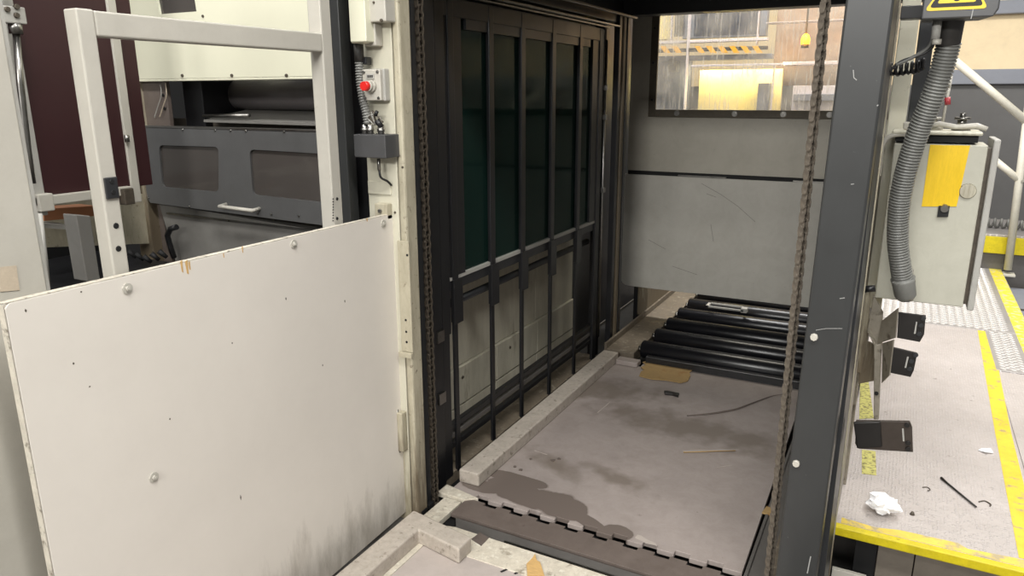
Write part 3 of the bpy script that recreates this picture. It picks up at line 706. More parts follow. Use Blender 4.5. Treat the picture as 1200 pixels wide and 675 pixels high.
# ------------------------------------------------------------------ white board in front
bd = thing('white_board', 'large white guard board with round bolts, front left of the photo', 'board', (-1.6, 1.45, 0))
bf = MB().slab([(-1.60,.79,-.05),(-1.60,2.118,-.01),(-1.60,2.113,.5),(-1.60,2.109,1.175),(-1.60,2.098,1.186),(-1.60,.80,1.186),(-1.60,.79,1.176)], (-.018,0,0))
obj('board', bf, white_board, bd, .0015)
obj('edge_band', MB().box(-1.6195, -1.6005, .79, 2.10, 1.1865, 1.1885).box(-1.6195,-1.6005,.7865,.7885,-.05,1.183), board_edge, bd)
for u, v in ((149,338),(344,286),(449,262),(180,559)):
    bolt(bd, PX(u, v, -1.6), 'x', .0145, .0008, chain_dark, 'dark_ring'); bolt(bd, PX(u, v, -1.6), 'x', .007, .005, frame_white, 'bolt', .013, None)  # thin dark ring round each white bolt
for u, v, ww, hh in ((213,313,.006,.03),(219,314,.008,.035),(222,312,.005,.02),(284,293,.004,.016),(430,258,.006,.01),(262,300,.003,.01)):
    p = PX(u, v, -1.6); obj('chip', MB().slab([p+Vector((0,-ww/2,hh/2)), p+Vector((0,ww/2,hh/2+.003)), p+Vector((0,ww*.4,-hh/2)), p+Vector((0,-ww*.2,-hh*.4))], (.0008,0,0)), wood, bd, label='bare wood chip')
for u, v, hh in ((335,350,.010),(378,428,.008),(86,426,.006),(199,491,.006),(272,402,.005),(282,583,.018),(404,353,.01),(30,364,.008),(105,453,.004),(95,342,.004)):
    p = PX(u, v, -1.6); obj('scuff', MB().slab([p+Vector((0,-.0022,0)), p+Vector((0,0,hh/2)), p+Vector((0,.0025,0)), p+Vector((0,0,-hh/2))], (.0006,0,0)), chain_dark, bd)
obj('channel', MB().box(-1.64, -1.56, .75, 2.13, -.06, -.04), strip_grey, bd, .003)

# ------------------------------------------------------------------ white tube frame
tf = thing('white_tube_frame', 'white square tube frame standing behind the white board', 'frame', (-1.66, 1.47, 0))
obj('post', MB().box(-1.687, -1.64, 1.060, 1.101, -.3, 1.785), frame_white, tf, .004)
obj('post', MB().box(-1.693, -1.64, 1.838, 1.884, -.3, 2.3), frame_white, tf, .004)
obj('top_rail', MB().box(-1.687, -1.64, 1.101, 1.838, 1.728, 1.783), frame_white, tf, .004)
lt = obj('latch_plate', MB().box(-1.64, -1.634, 1.066, 1.098, 1.365, 1.415), dark_grey, tf, .002)
for z in (1.38, 1.405): bolt(lt, (-1.634, 1.083, z), 'x', .006, .002, black, 'hole')
for z, y in ((1.30,1.082),(1.245,1.080)): bolt(tf, (-1.64, y, z), 'x', .008, .0015, black, 'hole')
for v in (233, 256): bolt(tf, PX(395, v, -1.64), 'x', .006, .0015, black, 'hole')
for k in range(9):
    p = PX(390.5, 233+k*3.2, -1.639); obj('printed_mark', MB().box(-1.6398, -1.6392, p.y-.003, p.y+.003, p.z-.0025, p.z+.0015), label_print, tf)

# ------------------------------------------------------------------ hood and machine behind
YG = 2.12
hood = thing('cream_hood', 'cream machine hood with a small dark viewing window, above the grey guard', 'hood', (-2.3, YG, 1.65))
A = [PY(u, v, YG) for u, v in ((147,-30),(160,94.5))]
hx = A[1].x
sheet('front_panel', [[(hx-.0,1.665),(-1.80,1.665),(-1.80,2.3),(A[0].x+.01,2.3)], [(-2.73,1.915),(-2.515,1.915),(-2.53,2.1),(-2.75,2.1)]], .012, hood_cream, hood, lambda a,b,c: (a, YG+c, b))
obj('lower_lip', MB().box(hx, -1.80, YG-.006, YG+.03, 1.655, 1.664), hood_cream, hood, .002)
obj('side_wall', MB().box(hx-.002, hx+.008, YG+.007, YG+.7, 1.66, 2.3), hood_cream, hood)
obj('viewing_pane', MB().box(-2.75, -2.515, YG+.004, YG+.008, 1.91, 2.1), guard_glass, hood)
obj('inner_board', MB().box(-2.8, -2.45, YG+.2, YG+.22, 1.85, 2.25), brown_plate, hood)
for u in (214, 272, 336): bolt(hood, PY(u, 88.5, YG-.006), '-y', .007, .005, chain_dark, 'bolt')
bolt(hood, PY(162, 90, YG-.006), '-y', .006, .004, chain_dark, 'bolt'); bolt(hood, PY(190, 21.5, YG-.006), '-y', .005, .004, chain_dark, 'bolt'); bolt(hood, PY(238, 19, YG-.006), '-y', .006, .004, chain_dark, 'bolt')

mac = thing('press_unit', 'dark machine interior with a big black roller between hood and grey guard', 'machine', (-2.35, 2.5, .9))
obj('side_cheek', MB().box(-2.93, -2.78, YG+.02, YG+.04, 1.46, 1.66), brown_plate, mac, .002, label='grey brown side cheek')
for z in (1.60, 1.545): bolt(mac, (-2.80, YG+.018, z), '-y', .007, .004, black, 'hole')
obj('main_roller', MB().cyl((-2.75, YG+.30, 1.60), (-1.92, YG+.30, 1.60), .065, 28), inner_roller, mac)
obj('journal', MB().box(-2.78, -2.66, YG+.1, YG+.35, 1.40, 1.66), black_paint, mac, .004)
obj('tray_lid', MB().slab([(-2.62, YG+.06, 1.50), (-1.91, YG+.05, 1.495), (-1.91, YG+.45, 1.55), (-2.62, YG+.45, 1.56)], (0,0,-.01)), tank_grey, mac)
obj('back_board', MB().box(-4.4, -1.91, YG+.7, YG+.72, .2, 2.3), black, mac)
obj('floor_board', MB().box(-3.0, -1.91, YG+.5, YG+.7, 1.0, 1.02), black, mac)
obj('left_leg', MB().box(-3.02, -2.93, YG-.03, YG+.1, -.3, 1.66), cream_dirty, mac, .004)
obj('left_strip', MB().box(-2.985, -2.955, YG-.06, YG-.04, 1.12, 2.3), grey_paint, mac, .003)
obj('tie_bar', MB().cyl((-2.62, YG+.06, 1.515), (-2.35, YG+.06, 1.52), .007, 8), steel, mac)
for k, (u0, v0) in enumerate(((194,97),(188,99))):
    q = [PY(u0, v0, YG+.01), PY(u0+1, 112, YG+.01), PY(u0-3, 125, YG+.01), PY(u0-7, 138, YG+.01)]
    solo('thin_wire', MB().tube(smooth_path(q,5), .0022, 6), tape_beige if k == 0 else label_grey, ['thin beige wire hanging under the left end of the cream hood', 'pale grey wire hanging under the left end of the cream hood'][k], 'wire')

gd = thing('grey_guard', 'grey guard panel with two smoked windows and a white pull handle', 'guard', (-2.35, 2.1, 1.1))
o4 = [PY(u, v, 2.1) for u, v in ((159,148),(404,156),(404,266),(172,237))]
outer = [(p.x, p.z) for p in (o4[0], o4[1])]+[(-1.80,1.118)]+[(o4[3].x+.03,o4[3].z-.0),(o4[3].x,o4[3].z+.03)]
def rr4(cs, r=.025):
    pts = []
    n = len(cs)
    for i in range(n):
        a, b, c = Vector(cs[i-1]), Vector(cs[i]), Vector(cs[(i+1)%n])
        u1 = (a-b).normalized()*r; u2 = (c-b).normalized()*r
        for k in range(6):
            t = k/5; pts.append(tuple((b+u1)*(1-t)**2+b*2*t*(1-t)+(b+u2)*t*t))
    return pts
w1 = rr4([(p.x, p.z) for p in [PY(u, v, 2.1) for u, v in ((187,170),(257,172),(257,225),(191,219))]])
w2 = rr4([(p.x, p.z) for p in [PY(u, v, 2.1) for u, v in ((293,175),(377,180),(379,237),(297,228))]])
sheet('sheet', [outer, w1, w2], .008, grey_paint, gd, lambda a,b,c: (a, 2.1+c, b))
obj('window_pane', MB().box(-2.88, -2.43, 2.105, 2.108, 1.2, 1.42), guard_glass, gd)
obj('window_pane', MB().box(-2.30, -1.90, 2.105, 2.108, 1.2, 1.42), guard_glass, gd)
obj('back_cavity', MB().box(-2.93, -1.81, 2.26, 2.27, 1.0, 1.5), skirt, gd)
obj('inner_cheek', MB().slab([(-2.93,2.12,1.46),(-2.93,2.12,1.15),(-2.72,2.255,1.15),(-2.86,2.255,1.46)], (-.005,0,0)), grey_paint, gd)
obj('top_fold', MB().box(outer[0][0], outer[1][0], 2.094, 2.14, 1.467, 1.4745), steel, gd, .001)
h0, h1 = PY(257,242,2.06), PY(296,247,2.06)
obj('handle', MB().tube([h0+Vector((-.0,.04,.004)), h0, h1, h1+Vector((.0,.04,.004))], .008, 8), frame_white, gd, label='white pull handle')
for u, v in ((163,151),(214,152),(252,152.5),(270,153),(288,153.5),(333,154.5),(400,160),(168,190),(174,232),(222,242),(302,250),(318,251),(350,253),(166,217)):
    bolt(gd, PY(u, v, 2.095), '-y', .005, .003, steel, 'screw')
obj('end_bracket', MB().box(-1.86, -1.805, 2.085, 2.094, 1.18, 1.46), grey_paint, gd, .002)
tank = thing('grey_tank', 'dark grey sheet metal tank below the guard with a black lever', 'tank', (-2.35, 2.15, .3))
obj('front', MB().slab([PY(186,238,2.13), PY(400,275,2.13), PY(400,340,2.13), PY(215,340,2.13)], (0,.3,0)), tank_grey, tank, .003)
obj('rim', MB().slab([PY(195,249,2.12), PY(388,272,2.12), PY(388,274,2.12), PY(195,251,2.12)], (0,.008,0)), steel, tank)
obj('left_flange', MB().slab([PY(172,238,2.14), PY(188,240,2.14), PY(205,320,2.14), PY(196,330,2.14), PY(180,290,2.14)], (0,.02,0)), brown_plate, tank)
obj('lever', MB().tube([PY(207,266,2.08), PY(200,268,2.08), PY(196,276,2.08), PY(200,290,2.09), PY(204,302,2.1)], .012, 10), black_paint, tank, label='black curved lever')

# ------------------------------------------------------------------ left: maroon door and its frame, sheet, valve
XM = -2.6
md = thing('maroon_door', 'dark maroon door panel in a white frame, upper left', 'door', (XM, 1.6, 1.2))
def mm(u, v): p = PX(u, v, XM); return p
yl, yr = mm(28,110).y, mm(139,110).y
obj('panel', MB().box(XM-.03, XM-.01, yl-.3, yr+.1, 1.26, 2.3), maroon, md)
obj('frame_post', MB().box(XM-.03, XM, mm(140,110).y, mm(150,110).y, 1.2, 2.3), frame_white, md, .003)
obj('frame_post', MB().box(XM-.03, XM, yl-.02, yl+.015, 1.2, 2.3), label_grey, md, .003)
obj('bottom_rail', MB().box(XM-.03, XM+.01, yl-.02, mm(152,220).y, mm(75,238).z, mm(75,227).z), frame_white, md, .003)
obj('corner_block', MB().box(XM-.03, XM+.02, yl-.02, yl+.03, 1.215, 1.275), frame_white, md, .004)
obj('latch', MB().box(XM-.01, XM+.03, mm(140,230).y, mm(152,230).y, 1.2, 1.26), chain_dark, md, .003)
obj('hinge', MB().cyl((XM+.01, mm(147,165).y, 1.43), (XM+.01, mm(147,165).y, 1.455), .009, 8), steel, md)
bm_ = thing('brown_beam', 'brown wooden beam lying below the maroon door', 'beam', (-2.9, 1.8, 1.1))
obj('beam', MB().slab([PX(52,245,-2.75), PX(112,241,-2.75), PX(112,253,-2.75), PX(52,259,-2.75)], (-.1,0,0)), copper_wood, bm_)
obj('steel_sheet', MB().slab([PX(52,262,-2.7), PX(90,264,-2.7), PX(92,270,-2.7), PX(52,267,-2.7)], (-.2,0,0)), label_grey, bm_)
lb = thing('lower_machine_base', 'cream machine base and dark void below the maroon door', 'machine', (-2.8, 1.7, .3))
obj('cream_skirt', MB().slab([PX(50,240,-2.95), PX(185,225,-2.95), PX(185,285,-2.95), PX(50,290,-2.95)], (-.05,0,0)), cream_dirty, lb)
obj('grey_leg', MB().slab([PX(89,252,-2.3), PX(106,253,-2.3), PX(118,330,-2.3), PX(102,330,-2.3)], (-.07,0,0)), tank_grey, lb, .003)
obj('dark_void', MB().box(-3.4, -3.3, .6, 2.12, -.4, 1.2), black, lb)
obj('dark_shelf', MB().box(-3.3, -2.7, 1.2, 2.05, .88, .90), black_paint, lb)
for k in range(5):
    c = PY(150+k*9, 300-abs(k-2)*3, 1.95); obj('fitting', MB().cyl(c, c+Vector((.02,.02,-.03)), .012, 8, .008), black, lb)
wd = thing('white_cabinet_door', 'tall white cabinet side at the far left edge', 'cabinet', (-1.75, .4, -.4))
obj('sheet', MB().box(-1.79, -1.75, -1.2, .962, -.4, 2.3), frame_white, wd, .003)
obj('edge_trim', MB().box(-1.80, -1.753, .9625, .972, -.4, 2.3), label_grey, wd, .002)
obj('masking_tape', MB().slab([PX(0,313,-1.749), PX(19,311,-1.749), PX(23,340,-1.749), PX(0,342,-1.749)], (.0006,0,0)), tape_beige, wd, label='square of beige masking tape')
vr = thing('air_pipe', 'thin steel pipe with a valve block along the maroon door', 'pipe', (-2.5, 1.45, 1.2))
obj('pipe', MB().tube([PX(19,38,-2.5), PX(24,100,-2.5), PX(33,180,-2.5), PX(38,215,-2.5)], .011, 10), steel, vr)
obj('lower_rod', MB().tube([PX(47,250,-2.45), PX(53,300,-2.45), PX(58,350,-2.45)], .007, 8), label_grey, vr)
obj('sleeve', MB().cyl(PX(17,25,-2.5), PX(19,40,-2.5), .02, 12), steel, vr)
obj('valve_block', MB().box(-2.52, -2.48, PX(-8,15,-2.5).y, PX(26,15,-2.5).y, PX(15,28,-2.5).z, PX(15,8,-2.5).z), label_grey, vr, .004)
obj('upper_block', MB().box(-2.52, -2.47, PX(2,0,-2.5).y, PX(20,0,-2.5).y, 1.89, 2.0), steel, vr, .004)
for u, v in ((8,11),(19,18),(19,8)): bolt(vr, PX(u, v, -2.48), 'x', .009, .008, chain_dark, 'bolt')

# ------------------------------------------------------------------ grey post
gp = thing('grey_post', 'big dark grey steel post with two white bolts, right of the chain', 'post', (-.15, 2.2, -.45))
def lean(z): return -.030*(1.9-z)/1.9
pv = []
for z in (-.45, 2.35):
    l = lean(z)
    pv += [(-.183+l,2.15,z), (-.072+l*.85,2.15,z), (-.072+l*.85,2.29,z), (-.183+l,2.29,z)]
obj('tube', MB().add(pv, [(0,1,2,3),(4,5,6,7),(0,1,5,4),(1,2,6,5),(2,3,7,6),(3,0,4,7)]), post_grey, gp, .006)
obj('side_plate', MB().box(-.10, -.078, 2.30, 2.72, -.45, 2.35), dark_grey, gp, .002)
obj('side_lip', MB().box(-.078, -.074, 2.70, 2.73, -.2, 2.35), cream_dirty, gp, .001)
for u, v in ((954,395),(933,543)): bolt(gp, PY(u, v, 2.149), '-y', .0115, .007, frame_white, 'bolt', .0, 'white round bolt head')
scm = mat('bare_paint_scrape', (150,150,148), .5)
def scrape(par, pts, y, w=.002):
    P3 = [PY(u, v, y) for u, v in pts]; q = MB()
    for a, b in zip(P3, P3[1:]): q.beam(a, b, w, .0006, (0,1,0))
    obj('scrape', q, scm, par)
scrape(gp, [(1000,82),(1000.5,91),(1004,94)], 2.1495); scrape(gp, [(956,387),(968,385),(987,385)], 2.1495, .0015); scrape(gp, [(997,216),(1001,215.5)], 2.1495, .002)
scrape(gp, [(1028,123),(1029,124)], 2.1495, .004); scrape(gp, [(984,350),(990,349)], 2.1495, .002); scrape(gp, [(950,652),(946,672)], 2.1495, .003)

# right machine column and cables
rc = thing('right_cream_column', 'narrow cream machine column right behind the grey post', 'column', (-.04, 3.0, 0))
obj('column', MB().box(-.080, -.020, 3.12, 3.18, .78, 2.4), cream, rc, .004)
obj('foot', MB().box(-.090, -.066, 3.12, 3.18, 0, .78), bracket_mat, rc, .003)
obj('grey_side', MB().box(-.016, .035, 3.14, 3.18, 1.48, 2.0), dark_grey, rc, .003)
obj('cross_beam', MB().box(-.075, .02, 2.86, 2.93, 1.835, 1.875), black_paint, rc, .002)
obj('worn_strip', MB().box(-.084, -.077, 2.80, 3.1, .0, 1.3), bracket_mat, rc, .003)
sp = [PY(u, v, 2.7) for u, v in ((1042,80),(1052,82),(1064,80),(1074,79),(1084,74))]
sc_ = thing('spiral_cable', 'black spiral cable looping from the grey post to the switch box', 'cable', tuple(sp[0]))
ln = resample(smooth_path(sp, 10), .0015); hel = []
for i, c in enumerate(ln):
    a = i*.62; hel.append(c+Vector((.25*math.cos(a), .5*math.cos(a+.4), math.sin(a)))*.016)
obj('coil', MB().tube(hel, .0052, 6), black_paint, sc_)
obj('lead', MB().tube(smooth_path([PY(1050,76,2.6), PY(1068,68,2.6), PY(1085,58,2.6), PY(1091,50,2.6), PY(1095,38,2.6)],6), .005, 8), hose_grey, sc_)
obj('lead', MB().tube(smooth_path([PY(1042,84,2.6), PY(1056,72,2.6), PY(1080,64,2.6), PY(1092,56,2.6), PY(1096,44,2.6)],6), .004, 8), black_paint, sc_)

# switch box with warning sign
YS = 2.45
swb = thing('warning_sign_box', 'dark grey box with yellow warning triangle at the top right', 'box', (.07, YS, 1.78))
a, b_ = PY(1079,23,YS), PY(1169,22,YS)
obj('housing', MB().add([(a.x,YS,a.z),(b_.x-.01,YS,a.z),(b_.x,YS,a.z+.02),(b_.x,YS,2.05),(a.x,YS,2.05)]+[(a.x,YS+.12,a.z),(b_.x-.035,YS+.12,a.z),(b_.x,YS+.12,a.z+.02),(b_.x,YS+.12,2.05),(a.x,YS+.12,2.05)],
    [(0,1,2,3,4),(9,8,7,6,5),(0,5,6,1),(1,6,7,2),(2,7,8,3),(3,8,9,4),(4,9,5,0)]), box_grey, swb, .004)
def tri(c, s, y, d, m, nm):
    h = s*.87
    cs = rr4([(c[0]-s/2, c[1]), (c[0]+s/2, c[1]), (c[0], c[1]+h)], s*.09)
    return obj(nm, MB().prism(cs, 'y', y, y-d), m, swb)
tc_ = PY(1120,10,YS); bx = tc_.x
zb = PY(1120,11.5,YS).z
tri((bx, zb), .150, YS, .0015, yellow_tape, 'sign_border'); tri((bx, zb+.008), .129, YS-.0015, .0008, label_print, 'sign_triangle'); tri((bx, zb+.018), .094, YS-.0023, .0006, yellow_tape, 'sign_field')
obj('sign_symbol', MB().cyl((bx, YS-.0029, zb+.03), (bx, YS-.0035, zb+.03), .0085, 14).prism([(bx-.005,zb+.044),(bx+.005,zb+.044),(bx+.009,zb+.075),(bx-.009,zb+.075)], 'y', YS-.0029, YS-.0035), label_print, swb)
obj('scrape', MB().beam(PY(1138,22,YS-.001), PY(1141,8,YS-.001), .0025, .0006, (0,1,0)), scm, swb)
obj('gland', MB().cyl((PY(1098,30,YS+.06).x, YS+.06, a.z), (PY(1098,30,YS+.06).x, YS+.06, a.z-.05), .012, 12), label_grey, swb)
obj('gland_nut', MB().cyl((PY(1098,45,YS+.06).x, YS+.06, a.z-.05), (PY(1098,45,YS+.06).x, YS+.06, a.z-.064), .013, 6), frame_white, swb)

# control box
YC = 2.9
cbx = thing('control_cabinet', 'pale grey wall cabinet with yellow tape and a half-open door, right of the post', 'cabinet', (.1, YC, .88))
cx0, cx1, cz0, cz1 = -.045, .232, .878, 1.432
obj('body', MB().box(cx0, cx1, YC, YC+.20, cz0, cz1), cabinet_paint, cbx, .004)
obj('top_cap', MB().box(cx0+.0, cx1-.03, YC+.02, YC+.19, cz1+.006, cz1+.03), black, cbx)
obj('lid', MB().box(cx0-.012, cx1-.02, YC-.005, YC+.20, cz1+.03, cz1+.043), cream, cbx, .006)
obj('door', MB().box(cx1+.012, cx1+.032, YC-.012, YC+.21, cz0-.006, cz1+.02), label_grey, cbx, .004, label='thin door on the right side')
obj('door_seal', MB().box(cx1, cx1+.012, YC+.012, YC+.19, cz0+.01, cz1-.01), chain_dark, cbx)
obj('side_pipe', MB().tube(smooth_path([(cx0+.05,YC+.01,cz1+.03),(cx0-.02,YC,cz1+.02),(cx0-.04,YC-.01,cz1-.05),(cx0-.045,YC-.01,cz1-.3)],6), .008, 8), frame_white, cbx)
for k, (ul, ur, bl, br, vt, vb) in enumerate(((1090,1104,1080,1093,169.5,242),(1102,1137,1091,1121,170,242))):
    obj('tape_strip', MB().slab([PY(ul, vt, YC-.001-k*.001), PY(ur, vt+.5, YC-.001-k*.001), PY(br, vb, YC-.001-k*.001), PY(bl, vb, YC-.001-k*.001)], (0,-.001,0)), box_yellow, cbx, label='yellow adhesive tape')
obj('lock_plate', MB().slab([PY(1100,241,YC-.003), PY(1113,241,YC-.003), PY(1111,254,YC-.003), PY(1098,254,YC-.003)], (0,-.006,0)), black_paint, cbx, .001)
obj('lock_barrel', MB().cyl(PY(1107,243,YC-.004), PY(1107,245,YC-.03), .012, 14), steel, cbx)
kn = PY(1134,224,YC)
obj('round_plug', MB().cyl(kn, kn+Vector((0,-.008,0)), .026, 24, .023), cream, cbx)
kn2 = PY(1062,318,YC)
obj('round_plug', MB().cyl(kn2, kn2+Vector((0,-.006,0)), .024, 24, .022), frame_white, cbx)
for i, (u, h) in enumerate(((1092,.05),(1126,.05))):
    c = PY(u, 152, YC+.1); c.z = cz1+.043
    g = obj('top_fitting', MB().cyl(c, c+Vector((0,0,.016)), .03, 16, .026).cyl(c+Vector((0,0,.016)), c+Vector((0,0,.036)), .014, 8).cyl(c+Vector((0,0,.036)), c+Vector((0,0,.044)), .024, 16).cyl(c+Vector((0,0,.044)), c+Vector((0,0,.058)), .009, 8), steel if i else frame_white, cbx)
c = PY(1108,152,YC+.06); c.z = cz1+.043
obj('clamp', MB().tube([c+Vector((-.06,0,.01)), c+Vector((-.02,.0,.022)), c+Vector((.03,0,.012)), c+Vector((.09,0,.018)), c+Vector((.12,0,.006))], .009, 8), frame_white, cbx)
obj('clamp', MB().beam(c+Vector((-.13,.0,.015)), c+Vector((-.07,0,.015)), .03, .025), frame_white, cbx, .004)
ind = cbx
obj('indicator_rod', MB().cyl(PY(1103,152,3.05), PY(1115,88,3.05), .005, 8), frame_white, ind)
obj('red_cap', MB().cyl(PY(1107,119,3.05), PY(1114,118,3.05), .014, 12), red_cap, ind, label='red cap')
obj('white_cap', MB().cyl(PY(1110,99,3.05), PY(1114,99,3.05), .012, 12), frame_white, ind)

# big corrugated hose
hp = [PY(u, v, y) for u, v, y in ((1114,26,2.56),(1112,50,2.58),(1104,80,2.60),(1092,115,2.62),(1076,155,2.65),(1062,200,2.68),(1054,240,2.71),(1052,280,2.74),(1055,310,2.76),(1058,330,2.78))]
big = thing('thick_corrugated_hose', 'thick grey corrugated hose from the warning sign box down to the pale cabinet', 'hose', tuple(hp[-1]))
obj('hose', corrugated(hp[1:], .0305, .0098, .0026, 22), hose_grey, big)
obj('upper_sleeve', MB().cyl(hp[0]+Vector((0,0,.03)), PY(1110,52,2.58), .037, 20, .034), hose_dark, big, .003)
e0, e1 = PY(1058,326,2.78), PY(1061,346,2.79)
obj('lower_sleeve', MB().tube([e0, e0.lerp(e1,.2), e1, e1+Vector((.001,.004,-.012))], .04, 20, True, [.039,.037,.034,.026]), hose_grey, big)

# ------------------------------------------------------------------ brackets and black plates on the right side
br = thing('angle_bracket', 'worn grey angle bracket low on the right machine side', 'bracket', (-.03, 2.9, .4))
def ppoly(pts, y, d): return MB().slab([PY(u, v, y) for u, v in pts], (0, d, 0))
obj('upper_gusset', ppoly([(1016,388),(1024,346),(1035,366),(1033,398),(1027,404)], 2.90, .012), bracket_mat, br, .002)
obj('upper_flange', MB().slab([PY(1033,376,2.88), PY(1052,361,2.80), PY(1049,396,2.80), PY(1028,403,2.88)], (.004,.006,0)), bracket_mat, br, .001)
obj('spine', ppoly([(1016,388),(1027,404),(1034,402),(1032,440),(1030,492),(1024,492),(1024,440),(1024,405)], 2.87, .03), bracket_mat, br, .003)
obj('lower_flange', MB().slab([PY(1034,402,2.86), PY(1047,398,2.79), PY(1042,440,2.79), PY(1033,449,2.86)], (.004,.006,0)), bracket_mat, br, .001)
obj('web', ppoly([(1008,396),(1026,404),(1026,446),(1006,450)], 2.96, .01), cream_dirty, br, .001)
obj('mount_strip', ppoly([(1012,344),(1020,342),(1018,392),(1009,437),(1004,437),(1008,392)], 2.93, .02), cream_dirty, br, .002)
obj('pin', MB().cyl(PY(1012,339,2.8), PY(1026,338,2.8), .012, 12), black_paint, br)
bolt(br, PY(1027,461,2.869), '-y', .008, .004, black, 'hole')
def blackplate(lab, px, y, m, screws, strip, extra=None):
    c = PY(px[0][0], px[2][1], y)
    t = thing('black_plate', lab, 'plate', tuple(c), 'black plates on the right machine side')
    obj('plate', ppoly(px, y, .01), m, t, .0015)
    for u, v in screws: bolt(t, PY(u, v, y), '-y', .009, .006, dark_grey if m is plate_black else plate_black, 'screw')
    obj('marker', MB().slab([PY(u, v, y-.0005) for u, v in strip], (0,-.001,0)), label_grey, t)
    return t
blackplate('topmost of three small dark plates beside the angle bracket, under the cabinet', [(1053,366),(1085,370),(1083,392),(1078,401),(1051,396)], 2.82, plate_black, ((1079,381),(1077,391),(1082,373)), ((1073.5,377),(1075,377.3),(1073,391),(1071,391)))
blackplate('middle dark plate beside the angle bracket, above the long brown plate', [(1046,407),(1075,414),(1071,434),(1067,442),(1043,437)], 2.80, plate_black, ((1068,423),(1066,432),(1073,416)), ((1063,418),(1065,418),(1062,431),(1060,431)))
t3 = blackplate('lowest and longest dark brown plate beside the angle bracket', [(1003,493),(1066,494),(1069,501),(1070,530),(1006,526),(1002,520)], 2.55, plate_brown, ((1063,498),(1064,519),(1064,526)), ((1057,502),(1059,502),(1060,517),(1058,517)))
obj('dark_block', ppoly([(1000,495),(1032,494),(1034,524),(1004,526)], 2.545, .012), plate_black, t3, .004)

# ------------------------------------------------------------------ walkway
wk = thing('walkway_platform', 'steel tread plate walkway with yellow markings on the right', 'walkway', (.4, 4.0, -.05))
add_marks(line_yellow, [(.56,3.1,.05,.28,0), (.57,3.5,.02,.2,0), (.55,2.9,.05,.1,0)], (158,144,130), None, .06, 22, 1.3)
obj('tread_plate', MB().box(-.085, .615, 2.80, 5.84, -.035, 0), tread_fine, wk, .002)
obj('tread_plate', MB().box(.618, 1.6, 2.80, 4.98, -.035, -.003), tread_fine, wk, .002)
obj('diamond_plate', MB().box(-.085, .90, 5.845, 8.1, -.035, .002), tread_diamond, wk, .002)
obj('diamond_plate', MB().box(.618, .90, 4.985, 5.84, -.035, .002), tread_diamond, wk, .002)
def lozenges(x0, x1, y0, y1, z, pitch, a, b, h):
    q = MB(); n = 0; j = 0; y = y0+pitch/2
    while y < y1:
        x = x0+pitch/2+(pitch/2 if j % 2 else 0)
        while x < x1-a*.8:
            t = .62 if j % 2 else -.62; c, s_ = math.cos(t), math.sin(t)
            P = [(x+px*c-py*s_, y+px*s_+py*c) for px, py in ((-a, 0), (0, -b), (a, 0), (0, b))]
            T = [(x+(px*c-py*s_)*.6, y+(px*s_+py*c)*.6) for px, py in ((-a, 0), (0, -b), (a, 0), (0, b))]
            q.add([(p[0], p[1], z) for p in P]+[(p[0], p[1], z+h) for p in T], [(4,5,6,7),(0,1,5,4),(1,2,6,5),(2,3,7,6),(3,0,4,7)])
            x += pitch
        y += pitch/2; j += 1
    return q
lz = mat('rubbed_lozenge', (226, 222, 218), .3, .2, var=.05)
obj('tread_lozenges', lozenges(-.08, .79, 5.86, 8.08, .0018, .052, .021, .0075, .0035), lz, wk, kind='stuff')
obj('tread_lozenges', lozenges(.63, .79, 5.0, 5.83, .0018, .052, .021, .0075, .0035), lz, wk, kind='stuff')
add_marks(tread_fine, [(.05,3.2,.10,.5,.1), (-.02,4.2,.06,.7,0), (.2,2.9,.2,.1,0), (.30,4.6,.2,.3,0), (.45,3.0,.12,.06,.3), (.24,3.7,.14,.12,.3)], (142,128,116), None, .45, 9, 1.2)
obj('front_edge', MB().box(-.085, 1.6, 2.765, 2.80, -.035, .002), yellow_edge, wk, .004, label='yellow front edge')
yw = [(-.06,2.803),(.3,2.803),(1.2,2.803),(1.2,2.845),(.50,2.85),(.36,2.835),(.33,2.86),(.14,2.853),(.06,2.83),(-.06,2.845)]
obj('edge_stripe', MB().prism(yw, 'z', .0, .0012), yellow_worn, wk)
obj('yellow_line', MB().prism([(.518,2.86),(.59,2.86),(.604,4.03),(.655,5.82),(.575,5.82),(.535,4.0)], 'z', .0, .0015), line_yellow, wk)
far = [tuple(PZ(u, v, .003))[:2] for u, v in ((1161,311),(1177,311),(1200,362),(1200,392),(1192,380))]
obj('yellow_line', MB().prism([(.80,5.2),(.895,5.2),(.895,8.09),(.80,8.09)], 'z', .002, .0035), yellow_far, wk)
for poly in (((1008,440),(1017,441),(1024,490),(1007,491)), ((1010,527),(1026,529),(1027,557),(1010,555))):
    obj('worn_strip', MB().prism([tuple(PZ(u, v, .001))[:2] for u, v in poly], 'z', .0005, .002), yellow_green, wk)
obj('skirt', MB().box(.0, .075, 2.86, 2.89, -.45, -.035), black, wk)
obj('skirt_panel', MB().box(.078, .20, 2.84, 2.87, -.45, -.036), skirt, wk, .002)
obj('skirt_panel', MB().box(.204, .62, 2.84, 2.87, -.45, -.036), skirt, wk, .002)
obj('skirt_panel', MB().box(.624, 1.6, 2.84, 2.87, -.45, -.036), skirt, wk, .002)
obj('skirt_panel', MB().box(-.07, .05, 2.78, 2.80, -.45, -.19), frame_white, wk, .002, label='pale lower panel')
obj('support_beam', MB().box(-.085, 1.6, 5.0, 5.1, -.45, -.036), black, wk)
